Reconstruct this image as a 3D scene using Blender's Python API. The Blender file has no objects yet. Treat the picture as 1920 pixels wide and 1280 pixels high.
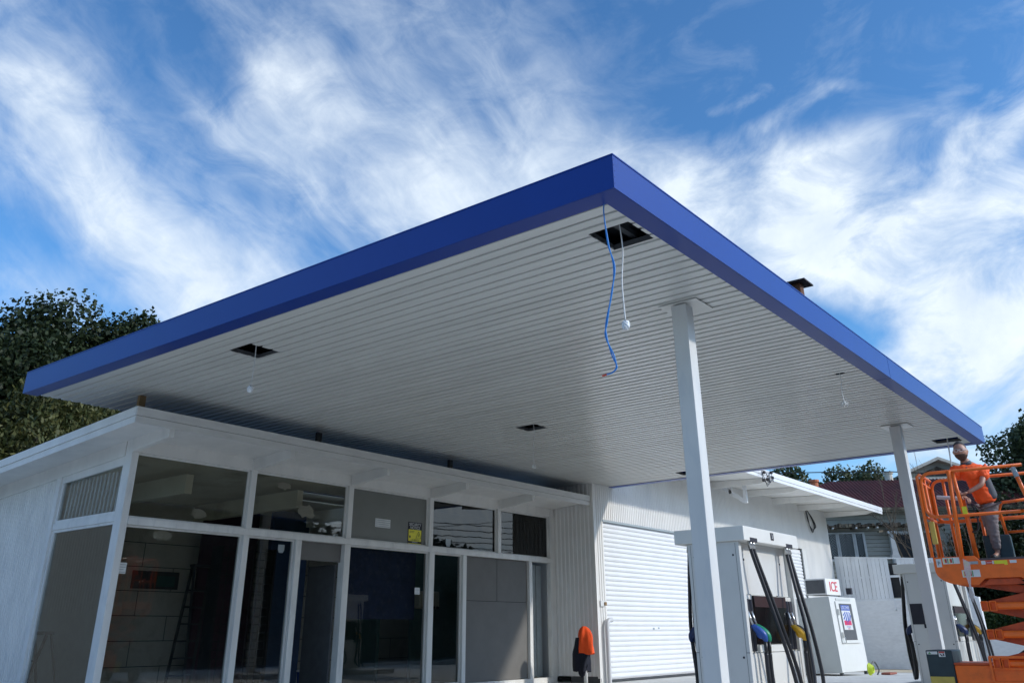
import bpy, bmesh, math, random
import numpy as np
from mathutils import Vector, Matrix, noise as mnoise
random.seed(7); rng = np.random.default_rng(7)
sc = bpy.context.scene
col = sc.collection
PI = math.pi

# ---------------------------------------------------------------- materials
def mat(name, color, rough=0.6, metal=0.0, var=0.08, scale=6.0, bump=0.0, bscale=40.0,
        coat=0.0, spec=0.5, dirt=None, dirt_amt=0.0, dscale=2.0, stretch=None):
    m = bpy.data.materials.new(name); m.use_nodes = True
    nt = m.node_tree; N = nt.nodes; L = nt.links
    b = N['Principled BSDF']
    b.inputs['Roughness'].default_value = rough
    b.inputs['Metallic'].default_value = metal
    b.inputs['Coat Weight'].default_value = coat
    b.inputs['Coat Roughness'].default_value = 0.12
    b.inputs['Specular IOR Level'].default_value = spec
    tc = N.new('ShaderNodeTexCoord')
    src = tc.outputs['Object']
    if stretch:
        mp = N.new('ShaderNodeMapping'); mp.inputs['Scale'].default_value = stretch
        L.new(src, mp.inputs['Vector']); src = mp.outputs['Vector']
    no = N.new('ShaderNodeTexNoise'); no.inputs['Scale'].default_value = scale; no.inputs['Detail'].default_value = 6
    L.new(src, no.inputs['Vector'])
    rp = N.new('ShaderNodeMapRange'); rp.inputs['From Min'].default_value = 0.3; rp.inputs['From Max'].default_value = 0.7
    rp.inputs['To Min'].default_value = 1 - var; rp.inputs['To Max'].default_value = 1 + var
    L.new(no.outputs['Fac'], rp.inputs['Value'])
    mx = N.new('ShaderNodeVectorMath'); mx.operation = 'SCALE'
    mx.inputs[0].default_value = color[:3]
    L.new(rp.outputs['Result'], mx.inputs['Scale'])
    out = mx.outputs['Vector']
    if dirt:
        n2 = N.new('ShaderNodeTexNoise'); n2.inputs['Scale'].default_value = dscale; n2.inputs['Detail'].default_value = 8
        n2.inputs['Roughness'].default_value = 0.7
        L.new(src, n2.inputs['Vector'])
        r2 = N.new('ShaderNodeMapRange'); r2.inputs['From Min'].default_value = 0.52; r2.inputs['From Max'].default_value = 0.72
        r2.inputs['To Max'].default_value = dirt_amt
        L.new(n2.outputs['Fac'], r2.inputs['Value'])
        mc = N.new('ShaderNodeMix'); mc.data_type = 'RGBA'
        L.new(r2.outputs['Result'], mc.inputs['Factor']); L.new(out, mc.inputs['A'])
        mc.inputs['B'].default_value = (*dirt, 1)
        out = mc.outputs['Result']
    L.new(out, b.inputs['Base Color'])
    if bump > 0:
        n3 = N.new('ShaderNodeTexNoise'); n3.inputs['Scale'].default_value = bscale; n3.inputs['Detail'].default_value = 4
        L.new(src, n3.inputs['Vector'])
        bp = N.new('ShaderNodeBump'); bp.inputs['Strength'].default_value = bump; bp.inputs['Distance'].default_value = 0.01
        L.new(n3.outputs['Fac'], bp.inputs['Height']); L.new(bp.outputs['Normal'], b.inputs['Normal'])
    return m

def glass_mat(name, tint, refl=1.0):
    m = bpy.data.materials.new(name); m.use_nodes = True
    nt = m.node_tree; N = nt.nodes; L = nt.links
    N.remove(N['Principled BSDF'])
    o = N['Material Output']
    t = N.new('ShaderNodeBsdfTransparent'); t.inputs['Color'].default_value = (*tint, 1)
    g = N.new('ShaderNodeBsdfGlossy'); g.inputs['Roughness'].default_value = 0.015
    g.inputs['Color'].default_value = (.95, .97, .97, 1)
    f = N.new('ShaderNodeFresnel'); gb_ = N.new('ShaderNodeNewGeometry'); im_ = N.new('ShaderNodeMapRange'); im_.inputs['To Min'].default_value = 1.5; im_.inputs['To Max'].default_value = 1/1.5
    L.new(gb_.outputs['Backfacing'], im_.inputs['Value']); L.new(im_.outputs['Result'], f.inputs['IOR'])
    tc = N.new('ShaderNodeTexCoord'); no = N.new('ShaderNodeTexNoise'); no.inputs['Scale'].default_value = 1.1
    bp = N.new('ShaderNodeBump'); bp.inputs['Strength'].default_value = 0.02; bp.inputs['Distance'].default_value = 0.05
    L.new(tc.outputs['Object'], no.inputs['Vector']); L.new(no.outputs['Fac'], bp.inputs['Height']); L.new(bp.outputs['Normal'], g.inputs['Normal'])
    x = N.new('ShaderNodeMixShader')
    fs_ = N.new('ShaderNodeMath'); fs_.operation = 'MULTIPLY'; fs_.inputs[1].default_value = refl; L.new(f.outputs['Fac'], fs_.inputs[0]); L.new(fs_.outputs[0], x.inputs['Fac']); L.new(t.outputs[0], x.inputs[1]); L.new(g.outputs[0], x.inputs[2])
    L.new(x.outputs[0], o.inputs['Surface'])
    return m

M = {}
M['white'] = mat('white_paint', (.80, .785, .745), .55, var=.05, scale=3, bump=.15, bscale=60, dirt=(.55, .57, .58), dirt_amt=.25, dscale=5, stretch=(1, 1, .4))
M['white_rough'] = mat('white_rough_paint', (.79, .78, .745), .6, var=.07, scale=5, bump=.3, bscale=30, dirt=(.38, .41, .44), dirt_amt=.35, dscale=6, stretch=(1, 1, .25))
M['white_shaded'] = mat('shaded_white_paint', (.67, .665, .64), .55, var=.06, scale=4, bump=.15, bscale=60, dirt=(.48, .46, .50), dirt_amt=.35, dscale=1.6, stretch=(.8, .8, 4))  # white paint greyed to put the under-canopy shade into the front boards
M['white_door'] = mat('white_roller_paint', (.78, .79, .80), .4, var=.03, scale=3, dirt=(.6, .6, .6), dirt_amt=.2, dscale=1.5)
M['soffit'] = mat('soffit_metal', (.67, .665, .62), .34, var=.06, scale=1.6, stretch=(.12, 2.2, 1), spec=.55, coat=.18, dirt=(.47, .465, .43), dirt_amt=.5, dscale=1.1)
M['white_garage'] = mat('garage_wall_paint', (.80, .79, .76), .5, var=.04, scale=2, bump=.1, bscale=20, dirt=(.55, .57, .6), dirt_amt=.3, dscale=1.2, stretch=(1, 1, .3))
M['blue'] = mat('blue_fascia', (.0, .034, .245), .42, var=.03, scale=1.5, coat=.3, spec=.2, bump=.05, bscale=3)
M['blue'].node_tree.nodes['Principled BSDF'].inputs['Coat Weight'].default_value = .3
for k_, v_ in (('Sheen Weight', .26), ('Sheen Roughness', .24), ('Sheen Tint', (.62, .72, 1, 1))): M['blue'].node_tree.nodes['Principled BSDF'].inputs[k_].default_value = v_
M['blue'].node_tree.nodes['Principled BSDF'].inputs['Coat Roughness'].default_value = .22
M['roof_blue'] = mat('dark_roof_sheet', (.022, .034, .062), .6, var=.2)
M['dark'] = mat('void_shade', (.02, .022, .026), .8, var=.2)  # near-black, stands in for shade inside gaps and openings
M['steel_dark'] = mat('dark_steel', (.05, .055, .06), .5, var=.2)
M['column'] = mat('column_paint', (.66, .665, .645), .5, var=.05, scale=3, bump=.12, bscale=25, dirt=(.42, .48, .54), dirt_amt=.5, dscale=2.2, stretch=(1, 1, .3))
M['disp'] = mat('dispenser_enamel', (.68, .675, .64), .38, var=.03, scale=2, coat=.2, dirt=(.45, .45, .42), dirt_amt=.15, dscale=3)
M['disp_hi'] = mat('dispenser_light_enamel', (.74, .73, .68), .4, var=.03, scale=2, dirt=(.6, .59, .55), dirt_amt=.2, dscale=3)
M['rubber'] = mat('black_rubber', (.018, .019, .024), .42, var=.2)
M['chrome'] = mat('brushed_metal', (.62, .62, .60), .28, metal=.9)
M['nz_blue'] = mat('blue_plastic', (.02, .08, .33), .4)
M['nz_navy'] = mat('navy_plastic', (.012, .03, .10), .4)
M['nz_green'] = mat('green_plastic', (.01, .24, .12), .4)
M['nz_yellow'] = mat('yellow_plastic', (.75, .40, .02), .4)
M['nz_black'] = mat('black_plastic', (.02, .02, .022), .4)
M['display'] = mat('black_display_glass', (.004, .004, .005), .18, spec=.3)
M['maroon'] = mat('dark_red_panel', (.025, .003, .003), .5)
M['orange'] = mat('orange_lift_paint', (.92, .165, .012), .42, var=.08, scale=6, coat=.15, dirt=(.35, .06, .02), dirt_amt=.35, dscale=5)
M['orange_dk'] = mat('worn_orange_paint', (.55, .08, .015), .5, var=.2, scale=9, dirt=(.12, .03, .02), dirt_amt=.6, dscale=6)
M['teal_dark'] = mat('dark_teal_cover', (.022, .045, .055), .5, var=.15)
M['yellow'] = mat('yellow_paint', (.62, .48, .10), .5, dirt=(.3, .22, .06), dirt_amt=.4)
M['yellow_bright'] = mat('yellow_sticker', (.80, .72, .03), .4)
M['sticker'] = mat('white_sticker', (.70, .71, .70), .4)
M['sticker_red'] = mat('red_sticker', (.55, .04, .03), .4)
M['sticker_green'] = mat('green_sticker', (.06, .30, .08), .4)
M['ink'] = mat('black_ink', (.02, .02, .03), .6)
M['bluetape'] = mat('bluegrey_tape', (.35, .40, .42), .4)
M['cream'] = mat('freezer_enamel', (.58, .60, .57), .42, var=.03, dirt=(.5, .5, .44), dirt_amt=.3, dscale=3)
M['cream_lit'] = mat('freezer_enamel_lit', (.74, .74, .70), .4, var=.03, dirt=(.6, .6, .55), dirt_amt=.3, dscale=3)  # lighter copy of the freezer enamel, sunlight painted into its front
M['grey_dk'] = mat('dark_grey_panel', (.09, .095, .10), .5, var=.15)
M['poster_blue'] = mat('poster_blue', (.05, .10, .42), .4)
M['poster_red'] = mat('poster_red', (.65, .02, .10), .4)
M['ice_red'] = mat('ice_letter_red', (.72, .02, .05), .4)
M['board_grey'] = mat('grey_board', (.17, .165, .155), .8, var=.06, scale=3, dirt=(.13, .125, .115), dirt_amt=.4, dscale=1)
M['board_olive'] = mat('backed_glass_panel', (.20, .205, .185), .45, var=.06, scale=2)
M['navy_cloth'] = mat('navy_blind', (.015, .035, .11), .7, var=.2)
M['int_wall'] = mat('interior_render', (.72, .68, .58), .8, var=.1, scale=2, dirt=(.25, .24, .2), dirt_amt=.5)
M['int_ceiling'] = mat('interior_ceiling', (.80, .75, .56), .8, var=.1, scale=1.5, dirt=(.28, .26, .18), dirt_amt=.6, dscale=1.2)
M['int_light'] = mat('interior_panelling', (.50, .54, .52), .7, var=.06)
M['int_floor'] = mat('interior_floor', (.40, .39, .37), .6)
M['int_green'] = mat('interior_green_wall', (.07, .16, .14), .7)
M['int_red'] = mat('interior_dark_red', (.06, .022, .04), .6)
M['int_blue'] = mat('interior_blue', (.05, .09, .17), .6)
M['glass'] = glass_mat('shop_glass', (.74, .74, .72), 1.0)
M['glass_dark'] = glass_mat('tinted_glass', (.22, .23, .24))
M['glass_side'] = glass_mat('side_glass', (.84, .86, .86), 1.0)
M['wire_blue'] = mat('blue_cable', (.02, .22, .62), .4)
M['wire_white'] = mat('white_cable', (.70, .71, .70), .5)
M['wire_black'] = mat('black_cable', (.015, .015, .018), .5)
M['lampbag'] = mat('clear_plastic_wrap', (.75, .77, .78), .25, var=.15, scale=30, bump=.8, bscale=60)
M['red_tip'] = mat('red_tape', (.6, .06, .02), .5)
M['rust'] = mat('rusty_timber', (.13, .05, .025), .8, var=.4, scale=14, dirt=(.03, .02, .015), dirt_amt=.8, dscale=9)
M['rustdark'] = mat('dark_rusted_plate', (.03, .022, .022), .7, var=.3)
M['timber'] = mat('raw_timber', (.30, .20, .10), .8, var=.2, stretch=(1, 1, .2), scale=12)
M['roof_red'] = mat('red_corrugated_roof', (.085, .014, .012), .7, var=.25, scale=1.3, bump=.3, bscale=5, dirt=(.16, .04, .02), dirt_amt=.7, dscale=.9)
M['weather'] = mat('weatherboard', (.42, .41, .36), .75, var=.1, scale=2, dirt=(.20, .17, .12), dirt_amt=.5, dscale=1.4, stretch=(1, 1, 5))
M['rotten'] = mat('rotten_timber', (.07, .055, .04), .9, var=.5, scale=6, dirt=(.45, .40, .28), dirt_amt=.8, dscale=2.5)
M['house_trim'] = mat('old_white_trim', (.60, .61, .60), .6, var=.1, dirt=(.35, .33, .28), dirt_amt=.5, dscale=3)
M['house_glass'] = mat('house_window_glass', (.035, .045, .055), .15, spec=.8)
M['terracotta'] = mat('terracotta', (.50, .16, .07), .7, var=.15)
M['pot_cream'] = mat('cream_chimney_pot', (.60, .56, .47), .7, var=.15)
M['fence_w'] = mat('fence_white_boards', (.80, .83, .86), .6, var=.08, scale=3, bump=.2, bscale=12, dirt=(.45, .49, .56), dirt_amt=.35, dscale=2, stretch=(1, 1, .2))
M['brick_w'] = mat('painted_brick', (.80, .82, .84), .6, var=.05, bump=.4, bscale=8, dirt=(.50, .52, .56), dirt_amt=.35, dscale=1.2, stretch=(1, 1, 2))
M['brick'] = mat('red_brick', (.28, .09, .06), .8, var=.2)
M['concrete'] = mat('forecourt_concrete', (.58, .57, .53), .8, var=.12, scale=1.2, bump=.2, bscale=12, dirt=(.26, .25, .23), dirt_amt=.6, dscale=.7)
M['sand'] = mat('dusty_ground', (.50, .43, .31), .9, var=.15, scale=1.5, dirt=(.30, .26, .2), dirt_amt=.5)
M['asphalt'] = mat('asphalt', (.055, .055, .057), .9, var=.2, scale=2, bump=.3, bscale=80)
M['grass'] = mat('grass_ground', (.09, .11, .04), .95, var=.3, scale=1)
M['skin'] = mat('skin', (.44, .235, .165), .5, var=.06, scale=20)
M['hair'] = mat('grey_hair', (.06, .055, .052), .8, var=.4, scale=60, bump=.6, bscale=80)
M['beard'] = mat('beard_stubble', (.085, .055, .042), .8, var=.3, scale=60)
M['shirt'] = mat('hivis_orange', (1.0, .115, .012), .7, var=.10, scale=9, bump=.5, bscale=14)
M['shirt_grey'] = mat('shirt_grey_panel', (.10, .11, .125), .8, var=.1)
M['trousers'] = mat('grey_trousers', (.22, .19, .19), .85, var=.14, scale=12, bump=.7, bscale=18)
M['boot'] = mat('dark_boot', (.035, .03, .032), .6)
M['lens'] = mat('glasses_plastic', (.75, .78, .80), .1, spec=.9)
M['jacket_or'] = mat('jacket_orange', (1.0, .10, .01), .75, var=.12, scale=8, bump=.5, bscale=15)
M['jacket_nv'] = mat('jacket_navy', (.008, .010, .022), .85, var=.2, bump=.5, bscale=15)
M['pvc'] = mat('grey_pvc_pipe', (.60, .61, .62), .4, var=.03)
M['hose_yel'] = mat('yellow_green_hose', (.55, .68, .03), .5)
M['bark'] = mat('bark', (.09, .07, .05), .9, var=.3, scale=8, bump=.5)
M['twig'] = mat('bare_twig_bark', (.11, .085, .06), .9, var=.25, scale=8)
M['tyre'] = mat('tyre_rubber', (.02, .02, .02), .8)
def leafmat(name, c, c2):
    m = bpy.data.materials.new(name); m.use_nodes = True
    nt = m.node_tree; N = nt.nodes; L = nt.links; b = N['Principled BSDF']
    b.inputs['Roughness'].default_value = .55; b.inputs['Specular IOR Level'].default_value = .3
    g = N.new('ShaderNodeNewGeometry')
    cr = N.new('ShaderNodeMix'); cr.data_type = 'RGBA'
    cr.inputs['A'].default_value = (*c, 1); cr.inputs['B'].default_value = (*c2, 1)
    L.new(g.outputs['Random Per Island'], cr.inputs['Factor']); L.new(cr.outputs['Result'], b.inputs['Base Color'])
    tr = N.new('ShaderNodeBsdfTranslucent'); L.new(cr.outputs['Result'], tr.inputs['Color'])
    ad = N.new('ShaderNodeMixShader'); ad.inputs['Fac'].default_value = .25
    L.new(b.outputs[0], ad.inputs[1]); L.new(tr.outputs[0], ad.inputs[2]); L.new(ad.outputs[0], N['Material Output'].inputs['Surface'])
    return m
M['leaf_dark'] = leafmat('leaf_dark_green', (.014, .026, .010), (.040, .055, .020))
M['leaf_mid'] = leafmat('leaf_olive_green', (.038, .052, .013), (.115, .112, .036))
M['leaf_right'] = leafmat('leaf_gum_green', (.03, .05, .022), (.11, .13, .06))
M['leaf_hedge'] = leafmat('leaf_hedge_green', (.02, .05, .015), (.06, .10, .03))
M['leaf_red'] = leafmat('leaf_autumn', (.45, .09, .05), (.55, .30, .06))

# ---------------------------------------------------------------- helpers
def tag(o, label=None, cat=None, group=None, kind=None):
    if label: o['label'] = label
    if cat: o['category'] = cat
    if group: o['group'] = group
    if kind: o['kind'] = kind
    return o

def empty(name, loc, rz=0, label=None, cat=None, group=None):
    o = bpy.data.objects.new(name, None); col.objects.link(o)
    o.location = loc; o.rotation_euler = (0, 0, rz); o.empty_display_size = .2
    tag(o, label, cat, group)
    return o

LOCAL = [False]
class MB:
    def __init__(s): s.v = []; s.f = []
    def add(s, vs, fs):
        k = len(s.v); s.v += [tuple(v) for v in vs]; s.f += [tuple(i + k for i in f) for f in fs]; return s
    def box(s, x0, x1, y0, y1, z0, z1):
        if x0 > x1: x0, x1 = x1, x0
        if y0 > y1: y0, y1 = y1, y0
        if z0 > z1: z0, z1 = z1, z0
        return s.add([(x0,y0,z0),(x1,y0,z0),(x1,y1,z0),(x0,y1,z0),(x0,y0,z1),(x1,y0,z1),(x1,y1,z1),(x0,y1,z1)],
              [(3,2,1,0),(4,5,6,7),(0,1,5,4),(1,2,6,5),(2,3,7,6),(3,0,4,7)])
    def beam(s, a, b, w, h, up=(0,0,1)):
        a = Vector(a); b = Vector(b); d = (b - a).normalized(); up = Vector(up)
        if abs(d.dot(up)) > .98: up = Vector((1,0,0))
        r = d.cross(up).normalized(); u = r.cross(d)
        vs = []
        for p in (a, b):
            for sx, sy in ((-1,-1),(1,-1),(1,1),(-1,1)): vs.append(p + r*sx*w/2 + u*sy*h/2)
        return s.add(vs, [(0,1,2,3),(7,6,5,4),(0,4,5,1),(1,5,6,2),(2,6,7,3),(3,7,4,0)])
    def tube(s, pts, r, n=8, caps=True):
        P = [Vector(p) for p in pts]; R = r if isinstance(r, (list, tuple)) else [r]*len(P)
        k = len(s.v); prev = None
        for i, p in enumerate(P):
            d = (P[min(i+1, len(P)-1)] - P[max(i-1, 0)])
            d = d.normalized() if d.length > 1e-9 else Vector((0,0,1))
            if prev is None:
                a = Vector((0,0,1)) if abs(d.z) < .9 else Vector((1,0,0))
                u = d.cross(a).normalized()
            else:
                u = (prev - d*prev.dot(d))
                u = u.normalized() if u.length > 1e-6 else d.orthogonal().normalized()
            prev = u; w = d.cross(u)
            for j in range(n):
                t = 2*PI*j/n; q = p + (u*math.cos(t) + w*math.sin(t))*R[i]; s.v.append(tuple(q))
        for i in range(len(P)-1):
            for j in range(n):
                a = k+i*n+j; b = k+i*n+(j+1)%n; s.f.append((a, b, b+n, a+n))
        if caps:
            s.f.append(tuple(k+j for j in reversed(range(n)))); s.f.append(tuple(k+(len(P)-1)*n+j for j in range(n)))
        return s
    def prism(s, poly, axis, a, b):
        # poly: 2D points; axis 'x','y','z' extruded from a to b
        def P(p, t):
            if axis == 'y': return (p[0], t, p[1])
            if axis == 'x': return (t, p[0], p[1])
            return (p[0], p[1], t)
        n = len(poly); vs = [P(p, a) for p in poly] + [P(p, b) for p in poly]
        fs = [tuple(range(n)), tuple(range(2*n-1, n-1, -1))] + [(i, i+n, (i+1)%n+n, (i+1)%n) for i in range(n)]
        return s.add(vs, fs)
    def ell(s, c, r, nu=14, nv=10, fn=None):
        k = len(s.v); c = Vector(c)
        for i in range(nv+1):
            ph = PI*i/nv
            for j in range(nu):
                th = 2*PI*j/nu; d = Vector((math.sin(ph)*math.cos(th), math.sin(ph)*math.sin(th), math.cos(ph)))
                q = Vector((d.x*r[0], d.y*r[1], d.z*r[2]))
                if fn: q = fn(d, q)
                s.v.append(tuple(c+q))
        for i in range(nv):
            for j in range(nu):
                a = k+i*nu+j; b = k+i*nu+(j+1)%nu; s.f.append((a, a+nu, b+nu, b))
        return s
    def build(s, name, m, parent=None, bevel=0, smooth=False, label=None, cat=None, group=None, kind=None, seg=2):
        me = bpy.data.meshes.new(name); me.from_pydata(s.v, [], s.f); me.update()
        bm = bmesh.new(); bm.from_mesh(me)
        bmesh.ops.remove_doubles(bm, verts=bm.verts, dist=1e-6)
        bmesh.ops.recalc_face_normals(bm, faces=bm.faces)
        bm.to_mesh(me); bm.free()
        me.materials.append(M[m] if isinstance(m, str) else m)
        o = bpy.data.objects.new(name, me); col.objects.link(o)
        if smooth:
            for p in me.polygons: p.use_smooth = True
        if bevel:
            md = o.modifiers.new('bevel', 'BEVEL'); md.width = bevel; md.segments = seg; md.limit_method = 'ANGLE'; md.angle_limit = .6
        if parent is not None:
            o.parent = parent
            if parent.type == 'EMPTY' and not LOCAL[0]:
                o.matrix_parent_inverse = Matrix.Translation(-Vector(parent.location))
        tag(o, label, cat, group, kind)
        return o

def kids(o): return [c for c in list(col.objects) if c.parent == o]
def dup(root, off, rz=0, label=None, parent=None):
    c = root.copy(); col.objects.link(c)
    if parent is None:
        c.location = Vector(root.location) + Vector(off); c.rotation_euler = (0, 0, root.rotation_euler.z + rz)
    else: c.parent = parent
    if label: c['label'] = label
    for ch in kids(root): dup(ch, (0,0,0), parent=c)
    return c

def text(name, body, size, loc, rot, m, parent=None, ext=.002, align='CENTER', sx=1.0):
    cu = bpy.data.curves.new(name, 'FONT'); cu.body = body; cu.size = size; cu.extrude = ext
    cu.align_x = align; cu.align_y = 'CENTER'
    o = bpy.data.objects.new(name+'_tmp', cu); col.objects.link(o)
    o.matrix_world = Matrix.Translation(loc) @ Matrix(rot).to_4x4() @ Matrix.Diagonal((sx, 1, 1, 1))
    mw = o.matrix_world.copy()
    dg = bpy.context.evaluated_depsgraph_get(); me = bpy.data.meshes.new_from_object(o.evaluated_get(dg))
    bpy.data.objects.remove(o); bpy.data.curves.remove(cu)
    me.transform(mw); me.materials.clear(); me.materials.append(M[m])
    q = bpy.data.objects.new(name, me); col.objects.link(q)
    if parent is not None:
        q.parent = parent
        if parent.type == 'EMPTY' and not LOCAL[0]: q.matrix_parent_inverse = Matrix.Translation(-Vector(parent.location))
    return q
# text basis: columns = right, up, normal
FX = ((0,0,1),(1,0,0),(0,1,0))      # on a face looking +X: text right = +Y
FYm = ((1,0,0),(0,0,-1),(0,1,0))    # on a face looking -Y: right = +X

def corrugated(mb, along, a0, a1, z0, z1, plane, pitch, depth, out, shape='trap'):
    """vertical-rib sheet. along 'x' or 'y'; plane coordinate; out=+-1 rib direction"""
    n = max(1, int(round((a1-a0)/pitch))); p = (a1-a0)/n; pts = []
    for i in range(n):
        s = a0+i*p
        if shape == 'trap': pts += [(s, 0), (s+.30*p, 0), (s+.45*p, 1), (s+.80*p, 1), (s+.95*p, 0)]
        else: pts += [(s+p*t/6, .5-.5*math.cos(2*PI*t/6)) for t in range(6)]
    pts.append((a1, 0))
    zt0 = z1 if not callable(z1) else None
    vs = []; fs = []
    for i, (a, d) in enumerate(pts):
        c = plane + out*depth*d
        zt = z1(a) if callable(z1) else z1
        if along == 'y': vs += [(c, a, z0), (c, a, zt)]
        else: vs += [(a, c, z0), (a, c, zt)]
        if i: fs.append((2*i-2, 2*i, 2*i+1, 2*i-1))
    return mb.add(vs, fs)

# ---------------------------------------------------------------- camera
R_ = None
yaw, pitch, roll = 0.65867, 0.42911, -0.00962
cy, sy = math.cos(yaw), math.sin(yaw); cp, sp = math.cos(pitch), math.sin(pitch)
fwd = Vector((-sy*cp, cy*cp, sp)); rt = Vector((cy, sy, 0)); up = rt.cross(fwd)
cr_, sr_ = math.cos(roll), math.sin(roll)
rt2 = rt*cr_ + up*sr_; up2 = up*cr_ - rt*sr_
cam = bpy.data.cameras.new('camera'); co = bpy.data.objects.new('camera', cam); col.objects.link(co)
mw = Matrix.Identity(4)
for i in range(3): mw[i][0] = rt2[i]; mw[i][1] = up2[i]; mw[i][2] = -fwd[i]
mw.translation = Vector((0, 0, 1.05)); co.matrix_world = mw
cam.lens = 1615.94/1920*36; cam.sensor_width = 36; cam.sensor_fit = 'HORIZONTAL'
cam.shift_x = (960-967.08)/1920; cam.shift_y = (450.01-640)/1920
cam.clip_start = .05; cam.clip_end = 2000
sc.camera = co

# ---------------------------------------------------------------- light
SUN = Vector((1, .39, .55)).normalized()
sl = bpy.data.lights.new('sun', 'SUN'); so = bpy.data.objects.new('sun', sl); col.objects.link(so)
sl.energy = 1.75; sl.angle = math.radians(2.5); sl.color = (1.0, .95, .88)
so.rotation_euler = (-SUN).to_track_quat('-Z', 'Y').to_euler()
elev = math.asin(SUN.z); az = math.atan2(SUN.x, SUN.y)

W = bpy.data.worlds.new('World'); sc.world = W; W.use_nodes = True
nt = W.node_tree; N = nt.nodes; L = nt.links
for n in list(N): N.remove(n)
wo = N.new('ShaderNodeOutputWorld'); bg = N.new('ShaderNodeBackground'); bg.inputs['Strength'].default_value = .11
L.new(bg.outputs[0], wo.inputs['Surface'])
sky = N.new('ShaderNodeTexSky'); sky.sky_type = 'NISHITA'; sky.sun_disc = False
sky.sun_elevation = elev; sky.sun_rotation = az; sky.air_density = 1.0; sky.dust_density = .15; sky.ozone_density = 2.0
tc = N.new('ShaderNodeTexCoord')
def val(x):
    return x
def m1(op, a, b=None, c=None, clamp=False):
    n = N.new('ShaderNodeMath'); n.operation = op; n.use_clamp = clamp
    for i, q in enumerate((a, b, c)):
        if q is None: continue
        if isinstance(q, (int, float)): n.inputs[i].default_value = q
        else: L.new(q, n.inputs[i])
    return n.outputs[0]
def vm(op, a, b=None, s=None):
    n = N.new('ShaderNodeVectorMath'); n.operation = op
    for i, q in enumerate((a, b)):
        if q is None: continue
        if isinstance(q, (tuple, list, Vector)): n.inputs[i].default_value = tuple(q)
        else: L.new(q, n.inputs[i])
    if s is not None:
        if isinstance(s, (int, float)): n.inputs['Scale'].default_value = s
        else: L.new(s, n.inputs['Scale'])
    return n.outputs['Value'] if op in ('DOT_PRODUCT', 'LENGTH', 'DISTANCE') else n.outputs['Vector']
def mr(v, a, b, c, d, smooth=False):
    n = N.new('ShaderNodeMapRange'); n.clamp = True
    if smooth: n.interpolation_type = 'SMOOTHSTEP'
    L.new(v, n.inputs['Value'])
    for k, q in zip(('From Min', 'From Max', 'To Min', 'To Max'), (a, b, c, d)): n.inputs[k].default_value = q
    return n.outputs['Result']
def noise(v, scale, detail=6, rough=.55, dist=0):
    n = N.new('ShaderNodeTexNoise'); n.inputs['Scale'].default_value = scale; n.inputs['Detail'].default_value = detail
    n.inputs['Roughness'].default_value = rough; n.inputs['Distortion'].default_value = dist
    L.new(v, n.inputs['Vector']); return n
D = tc.outputs['Generated']
# a fixed chart of the sky dome round one compass direction (gnomonic), clouds are laid out in it
dz = m1('MAXIMUM', vm('DOT_PRODUCT', D, tuple(fwd)), .12)
U = m1('DIVIDE', vm('DOT_PRODUCT', D, tuple(rt2)), dz)
V = m1('DIVIDE', vm('DOT_PRODUCT', D, tuple(up2)), dz)
cb = N.new('ShaderNodeCombineXYZ'); L.new(U, cb.inputs[0]); L.new(V, cb.inputs[1]); P0 = cb.outputs[0]
wn = noise(P0, 2.6, 2, .5); P1 = vm('ADD', P0, vm('SCALE', vm('SUBTRACT', wn.outputs['Color'], (.5,.5,.5)), s=.16))
def px(x, y): return ((x-967)/1616, (450-y)/1616, 0)
def stroke(x0, y0, x1, y1, w, amp):
    amp = amp*.9
    a = Vector(px(x0, y0)); b = Vector(px(x1, y1)); ab = b-a; w = w/1616
    pa = vm('SUBTRACT', P1, tuple(a))
    h = m1('DIVIDE', vm('DOT_PRODUCT', pa, tuple(ab)), max(ab.length_squared, 1e-6), clamp=True)
    n = N.new('ShaderNodeVectorMath'); n.operation = 'SCALE'; n.inputs[0].default_value = tuple(ab); L.new(h, n.inputs['Scale'])
    d = vm('DISTANCE', pa, n.outputs['Vector'])
    return mr(d, 0, w*2, amp, 0, True)
strokes = [(40,20,110,200,110,.38),(110,200,230,400,95,.62),(230,400,390,560,85,.72),(390,560,560,600,90,.62),(0,60,60,330,70,.3),
 (150,330,420,470,110,.35),
 (295,-10,345,120,26,.5),(345,120,470,240,38,.5),(470,240,700,390,60,.42),
 (450,-20,545,130,50,.5),(545,130,640,220,50,.42),(640,220,820,330,90,.40),(700,60,900,300,150,.30),(820,330,960,380,90,.5),
 (900,60,1020,200,130,.30),(330,200,520,420,60,.20),(1020,230,1180,300,80,.25),(560,300,760,470,110,.35),(900,390,1100,330,70,.25),
 (980,330,1250,400,80,.40),(1240,350,1420,280,60,.42),(1420,280,1640,235,34,.38),(1640,235,1780,215,30,.3),
 (1385,215,1530,140,16,.38),(1330,190,1420,130,12,.28),(1460,90,1490,85,9,.5),(1555,130,1630,135,12,.5),(1730,30,1780,15,12,.4),(1770,175,1840,165,10,.25),
 (1250,420,1500,350,90,.5),(1500,360,1700,330,80,.42),(1820,280,1930,215,42,.72),(1800,260,1870,190,14,.5),
 (1330,470,1560,500,90,.75),(1560,440,1900,380,90,.62),(1600,520,1930,480,110,.75),(1720,640,1930,640,110,.8),(1780,740,1930,720,110,.8),
 (0,520,120,560,60,.45)]
dens = None
for s in strokes:
    q = stroke(*s); dens = q if dens is None else m1('ADD', dens, m1('MULTIPLY', q, m1('SUBTRACT', 1.0, m1('MULTIPLY', dens, .75, clamp=True))))
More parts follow.
